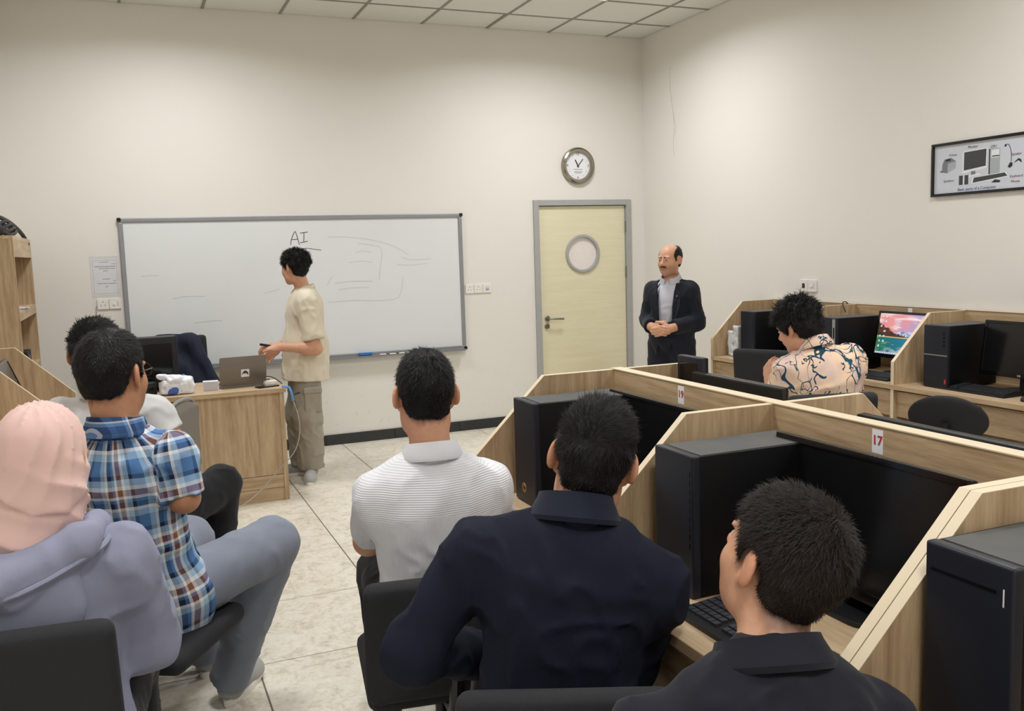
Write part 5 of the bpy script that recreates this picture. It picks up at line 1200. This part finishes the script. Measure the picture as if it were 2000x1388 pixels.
# --- white polo
def p_polo():
    f = seated('man in white ribbed polo shirt seated in the middle, back to the camera', (-3.93, -5.28, 0), .56, (-3.925, -5.335, 1.055), 9, (-3.925, -5.30, 1.213), 10, .0, 0, skin='fair', hairmat='hair_black', hs=1.0, bh=.004, width=1.06,
               SLo=(-.165, .0, -.095), SRo=(.170, .0, -.10), EL=(-4.055, -5.06, .74), WL=(-3.96, -4.86, .72), ER=(-3.66, -5.16, .74), WR=(-3.78, -4.92, .74), P=(-3.915, -5.31, .57), stubble=.2,
               hair_kw=dict(style='short', h=.004, n=11000, width=.0007, top=.018, side=.005, length=.018, seed=8, lift=.18))
    N, F = f.N, f.F; t = .016
    tp = torso(f.P, N-F[:, 2]*.015, F, t, 1.08, 1.05, f.SL, f.SR)+sleeve(f.SL, f.EL, f.WL, .016, .8)+sleeve(f.SR, f.ER, f.WR, .016, .8)
    sdf_obj('polo_shirt', tp, .007, 'rib_knit', f.root, disp=cloth_disp(61, .007, (9, 9, 10)), amp=.012, cut=lambda P: -(((P-f.P)@F)[:, 2]+.12), uvf=torso_uv(f.P, F, tp))
    collar(f.root, N+F@A(0, -.008, -.008), F[:, 2]+F[:, 1]*.22, F[:, 1], .069, 'rib_plain', .036, .014, .5)
    trousers(f, 'black_trousers')
    task_chair('black padded office chair under the man in the white polo shirt', -3.925, -5.33, math.radians(-9), .46, 'square', .46, .34, .62, .12)
fabric('rib_plain', (230, 230, 236))
p_polo()
# --- navy shirt
def p_navy():
    f = seated('man in dark navy shirt seated in front of the towers, back to camera', (-3.89, -6.0, 0), .55, (-3.835, -6.055, 1.055), 24, (-3.778, -6.035, 1.155), 30, .0, .20, skin='fair', hairmat='hair_dark', hs=1.03, bh=.004, width=1.05,
               SLo=(-.205, .0, -.085), SRo=(.195, .0, -.125), EL=(-4.17, -5.93, .76), WL=(-3.95, -5.76, .64), ER=(-3.70, -6.04, .68), WR=(-3.76, -5.80, .72), P=(-3.90, -6.06, .56), stubble=.3,
               hair_kw=dict(style='quiff', h=.004, n=13000, width=.0006, top=.020, side=.005, length=.026, seed=14, lift=.16))
    N, F = f.N, f.F; t = .018
    tp = torso(f.P, N-F[:, 2]*.015, F, t, 1.08, 1.05, f.SL, f.SR)+sleeve(f.SL, f.EL, f.WL, .020, 1.9)+sleeve(f.SR, f.ER, f.WR, .020, 1.9)
    sdf_obj('shirt', tp, .007, 'navy_yoke', f.root, disp=cloth_disp(71, .009), amp=.013, cut=lambda P: -(((P-f.P)@F)[:, 2]+.14), uvf=torso_uv(f.P, F, tp))
    collar(f.root, N+F@A(0, -.006, -.012), F[:, 2]+F[:, 1]*.22, F[:, 1], .074, 'navy_shirt', .044, .020, .6)
    trousers(f, 'black_trousers')
    task_chair('black office chair of the man in the navy shirt', -3.87, -6.04, math.radians(-24), .45, 'square', .42, .34, .62, .12)
p_navy()
# --- nearest head at the lower right
def p_near():
    f = seated('man with short dark hair in the lower right foreground, head turned left', (-3.80, -6.72, 0), .53, (-3.820, -6.682, .985), 12, (-3.764, -6.641, 1.108), -6, .38, .16, skin='fair', hairmat='hair_soft', hs=.95, bh=.004, width=1.0,
               SLo=(-.20, .0, -.10), SRo=(.17, .0, -.11), P=(-3.86, -6.78, .54), stubble=.35, EL=(-4.05, -6.62, .72), WL=(-3.93, -6.42, .62), ER=(-3.68, -6.80, .70), WR=(-3.74, -6.56, .60),
               hair_kw=dict(style='short', h=.004, n=16000, width=.0005, top=.016, side=.007, length=.022, seed=33, lift=.5))
    N, F = f.N, f.F; t = .018
    tp = torso(f.P, N-F[:, 2]*.015, F, t, 1.06, 1.05, f.SL, f.SR)+sleeve(f.SL, f.EL, f.WL, .020, 1.85)+sleeve(f.SR, f.ER, f.WR, .020, 1.85)
    sdf_obj('shirt', tp, .008, 'dark_shirt', f.root, disp=cloth_disp(81, .009), amp=.013, cut=lambda P: -(((P-f.P)@F)[:, 2]+.14))
    collar(f.root, N+F@A(0, -.006, -.012), F[:, 2]+F[:, 1]*.2, F[:, 1], .074, 'dark_shirt', .036, .018, .6)
    trousers(f, 'black_trousers')
    task_chair('black office chair of the man in the lower right foreground', -3.87, -6.80, math.radians(-15), .44, 'square', .46, .34, .60, .12)
p_near()
# --- patterned shirt at the right-hand desks
def p_pattern():
    f = seated('curly-haired man in peach shirt with dark squiggle print, seated at the right-hand desks', (-1.62, -4.22, 0), .50, (-1.645, -4.29, 1.115), 14, (-1.695, -4.235, 1.205), -18, -.30, -.08, skin='fair', hairmat='hair_black', hs=1.0, bh=.0055,
               SLo=(-.155, .0, -.075), SRo=(.175, .0, -.085), EL=(-1.80, -4.20, .82), WL=(-1.800, -4.17, .905), ER=(-1.44, -4.30, .86), WR=(-1.38, -4.08, .82), P=(-1.58, -4.36, .55), stubble=.1,
               hair_kw=dict(style='fluffy', h=.0055, n=6000, width=.0012, top=.02, side=.012, length=.032, seed=44, lift=.28))
    N, F = f.N, f.F; t = .022
    tp = torso(f.P, N-F[:, 2]*.015, F, t, 1.05, 1.05, f.SL, f.SR)+sleeve(f.SL, f.EL, f.WL, .028, .92)+sleeve(f.SR, f.ER, f.WR, .028, .92)
    sdf_obj('shirt', tp, .008, 'squiggle', f.root, disp=cloth_disp(91, .010), amp=.014, cut=lambda P: -(((P-f.P)@F)[:, 2]+.12))
    collar(f.root, N+F@A(0, -.004, -.006), F[:, 2]+F[:, 1]*.25, F[:, 1], .068, 'squiggle', .036, .016, .6)
    trousers(f, 'black_trousers')
    task_chair('black office chair of the curly-haired man', -1.70, -4.31, math.radians(-18), .44, 'square', .42, .30, .785, .15)
p_pattern()
# --- the standing student
def p_student():
    f = Fig('standing student in beige T-shirt and cargo trousers looking at the whiteboard', (-3.53, -1.08, 0)); L = f.L
    fw = nrm(A(-.985, .12, 0)); P = L(-3.515, -1.08, .93); N = L(-3.500, -1.09, 1.385); F = frame(N-P, fw)
    SL, SR = N+F@A(-.185, .0, -.06), N+F@A(.185, .0, -.06)
    EL, WL = L(-3.485, -1.335, .975), L(-3.725, -1.27, 1.0); ER, WR = L(-3.50, -.83, 1.02), L(-3.70, -1.06, .985)
    HF = frame((-.05, 0, 1), yaw_dir(-38)); hd = Head(L(-3.558, -1.09, 1.545), HF, 1.0); mat, tone = SKIN['fair']
    pr = torso(P, N, F, -.02, .95, .95, SL, SR)+[Cone(N-F[:, 2]*.03, hd.w(0, -.022, -.055), .054, .052, .04)]+hd.prims()+arm(SL, EL, WL)+arm(SR, ER, WR)
    pr += hand(WL, A(-1, .05, .02), A(.05, .55, -.85), False, .75)+hand(WR, A(-.75, -.25, -.6), A(.2, -.9, .1), True, .35)
    pr += legs(L(-3.52, -1.17, .88), L(-3.54, -1.19, .48), L(-3.52, -1.11, .09), L(-3.52, -.99, .88), L(-3.56, -.98, .48), L(-3.55, -.95, .09), -.01)
    sdf_obj('body', pr, .0045, mat, f.root, colf=body_col(hd, tone, s2l((28, 26, 26)), .1)); face_bits(hd, f.root, MAT['hair_black'])
    hair(hd, f.root, MAT['hair_black'], 'curly', h=.0045, n=6000, width=.0011, top=.02, side=.010, length=.024, seed=9, lift=.6)
    t = .020
    tp = torso(P, N-F[:, 2]*.015, F, t, .98, 1.0, SL, SR)+sleeve(SL, EL, WL, .030, .80)+sleeve(SR, ER, WR, .030, .80)+[Cone(P+F@A(0, .0, .05), P+F@A(0, .005, -.22), .172, .192, .06, flat=(F[:, 1], .92))]
    sdf_obj('tshirt', tp, .007, 'beige_tee', f.root, disp=cloth_disp(17, .009, (10, 10, 7)), amp=.013, cut=lambda P_: -(P_[:, 2]-.735+(P_[:, 0]+.0)*.06))
    collar(f.root, N+F@A(0, -.004, .002), F[:, 2]+F[:, 1]*.35, F[:, 1], .064, 'beige_tee', .016, .008, .35, name='neckband')
    lp = [Ell(P+A(0, 0, -.05), (.125, .14, .11), None, .04)]+legs(L(-3.52, -1.145, .86), L(-3.54, -1.185, .48), L(-3.525, -1.11, .10), L(-3.52, -1.015, .86), L(-3.56, -.98, .48), L(-3.555, -.95, .10), .028, (.070, .072, .066))
    tr = sdf_obj('trousers', lp, .007, 'beige_cargo', f.root, disp=cloth_disp(23, .011, (10, 10, 12)), amp=.014)
    sdf_obj('pocket', [Box(L(-3.515, -1.262, .60), (.062, .020, .085), .012)], .006, 'beige_cargo', tr, disp=cloth_disp(2, .004)); sdf_obj('pocket_flap', [Box(L(-3.515, -1.276, .675), (.066, .016, .022), .008)], .005, 'beige_cargo', tr)
    shoe(f.root, tuple(L(-3.525, -1.10, 0)), tuple(L(-3.60, -1.40, 0)), 'shoe_grey'); shoe(f.root, tuple(L(-3.555, -.95, 0)), tuple(L(-3.85, -.93, 0)), 'shoe_grey')
    r = thing('remote', 'small black pointer remote in the standing student\'s hand', 'remote', (-3.80, -1.262, 1.014), 0); o = MB().rrect(.12, .030, .006, 'z', -.008, .008).build('case', 'black_plastic', r, .003); o.rotation_euler = (0, .22, .12)
    b = MB().lathe([(.005, .008), (.005, .0095)], 10).build('button', 'key', r); b.rotation_euler = (0, .22, .12); b.location = (-.02, 0, .003)
p_student()
# --- the suited man
def p_suit():
    f = Fig('balding man with moustache in dark suit standing by the door, hands clasped', (-.79, -1.70, 0)); L = f.L
    fw = nrm(A(-.80, -.60, 0)); P = L(-.79, -1.70, .90); N = L(-.785, -1.695, 1.345); F = frame(N-P, fw)
    SL, SR = N+F@A(-.150, .0, -.055), N+F@A(.150, .0, -.055)
    Hm = P+F@A(0, .235, .085)
    EL, WL = N+F@A(-.200, -.01, -.315), Hm+F@A(-.075, -.03, .01); ER, WR = N+F@A(.195, .0, -.305), Hm+F@A(.08, -.035, .015)
    HF = frame((0, 0, 1), nrm(A(-.93, -.40, 0))); hd = Head(L(-.80, -1.705, 1.505), HF, 1.0); mat, tone = SKIN['fair']
    pr = torso(P, N, F, -.02, .95, .95, SL, SR)+[Cone(N-F[:, 2]*.03, hd.w(0, -.022, -.055), .054, .052, .04)]+hd.prims()+arm(SL, EL, WL)+arm(SR, ER, WR)
    pr += hand(WL, F@A(.85, .35, -.25), F@A(.25, -.9, .1), False, .55)+hand(WR, F@A(-.85, .45, -.2), F@A(-.2, -.9, -.1), True, .7)
    pr += legs(P+F@A(-.09, 0, -.05), P+F@A(-.10, .02, -.45), P+F@A(-.11, 0, -.81), P+F@A(.09, 0, -.05), P+F@A(.10, .02, -.45), P+F@A(.11, 0, -.81), -.01)
    sdf_obj('body', pr, .004, mat, f.root, colf=body_col(hd, tone, None, .35, True)); face_bits(hd, f.root, MAT['hair_dark'], True)
    hair(hd, f.root, MAT['hair_brown'], 'bald', h=.004, n=2500, width=.0010, side=.009, length=.012, seed=3)
    sdf_obj('shirt', torso(P, N-F[:, 2]*.012, F, .006, .86, 1.0, SL, SR), .007, 'suit_shirt', f.root, disp=cloth_disp(3, .005), amp=.01, cut=lambda P_: .98-P_[:, 2]-.07)
    collar(f.root, N+F@A(0, .004, .004), F[:, 2]+F[:, 1]*.40, F[:, 1], .066, 'suit_shirt', .042, .016, .6)
    t = .022
    jp = torso(P, N-F[:, 2]*.02, F, t, .88, 1.04, SL, SR)+sleeve(SL, EL, WL, .020, 1.86)+sleeve(SR, ER, WR, .020, 1.86)+[Cone(P+F@A(0, 0, .02), P+F@A(0, -.005, -.15), .150, .160, .06, flat=(F[:, 1], .88))]
    def jcut(P_):
        q = (P_-P)@F; x = np.abs(q[:, 0]); y, z = q[:, 1], q[:, 2]
        slv = (x > .145) | ((y > .14) & (z < .22)); w = np.interp(z, [-.2, -.05, .08, .30, .42, .5], [.10, .06, .055, .065, .085, .10])
        op = np.where(y > .03, w-x, -.05); op = np.where(slv, -.05, op)
        nk = np.where(np.sqrt(q[:, 0]**2+(y*.9)**2) < .085, .415-z, .05)*-1; nk = np.where(z > .36, nk, -.05)
        return np.maximum(np.maximum(op, nk), -.165-z)
    jk = sdf_obj('jacket', jp, .006, 'suit_navy', f.root, disp=cloth_disp(51, .008, (9, 9, 7)), amp=.012, cut=jcut)
    for s in (-1, 1):
        pts = [(s*.078, .035, .435), (s*.110, .085, .36), (s*.115, .128, .26), (s*.075, .150, .12), (s*.060, .150, .10), (s*.062, .136, .26), (s*.064, .10, .36), (s*.066, .055, .43)]
        MB().add([tuple(float(v) for v in P+F@A(a, b+.008, c)) for a, b, c in pts]+[tuple(float(v) for v in P+F@A(a, b, c)) for a, b, c in pts], [tuple(range(8)), tuple(range(15, 7, -1))]+[(i, (i+1) % 8, 8+(i+1) % 8, 8+i) for i in range(8)]).build('lapel', 'suit_navy', jk)
    pin = P+F@A(-.093, .128, .335); MB().lathe([(.005, -.003), (.005, .003)], 10, tuple(float(v) for v in pin), 'y').build('lapel_pin', 'silver', jk)
    lp = [Ell(P+A(0, 0, -.02), (.165, .125, .12), F, .05)]+legs(P+F@A(-.09, 0, -.05), P+F@A(-.10, .02, -.45), P+F@A(-.11, 0, -.80), P+F@A(.09, 0, -.05), P+F@A(.10, .02, -.45), P+F@A(.11, 0, -.80), .018, (.085, .068, .058))
    sdf_obj('trousers', lp, .008, 'suit_navy', f.root, disp=cloth_disp(8, .006), amp=.01)
    bl = MB(); pts = [tuple(float(v) for v in P+F@A(.158*math.cos(a), .128*math.sin(a), .055)) for a in np.linspace(0, 2*PI, 32)[:-1]]; bl.tube(pts, .016, 8, True).build('belt', 'black_gloss', f.root, smooth=True)
    MB().tube([tuple(float(v) for v in P+F@A(.0+.024*math.cos(a), .150, .055+.018*math.sin(a))) for a in np.linspace(0, 2*PI, 16)[:-1]], .0035, 6, True).build('buckle', 'chrome', f.root, smooth=True)
    for s in (-1, 1):
        a = P+F@A(s*.11, 0, 0); d = F@A(s*.2, 1, 0); shoe(f.root, (a[0], a[1], 0), tuple(a+d), 'black_gloss', 'black_plastic')
p_suit()
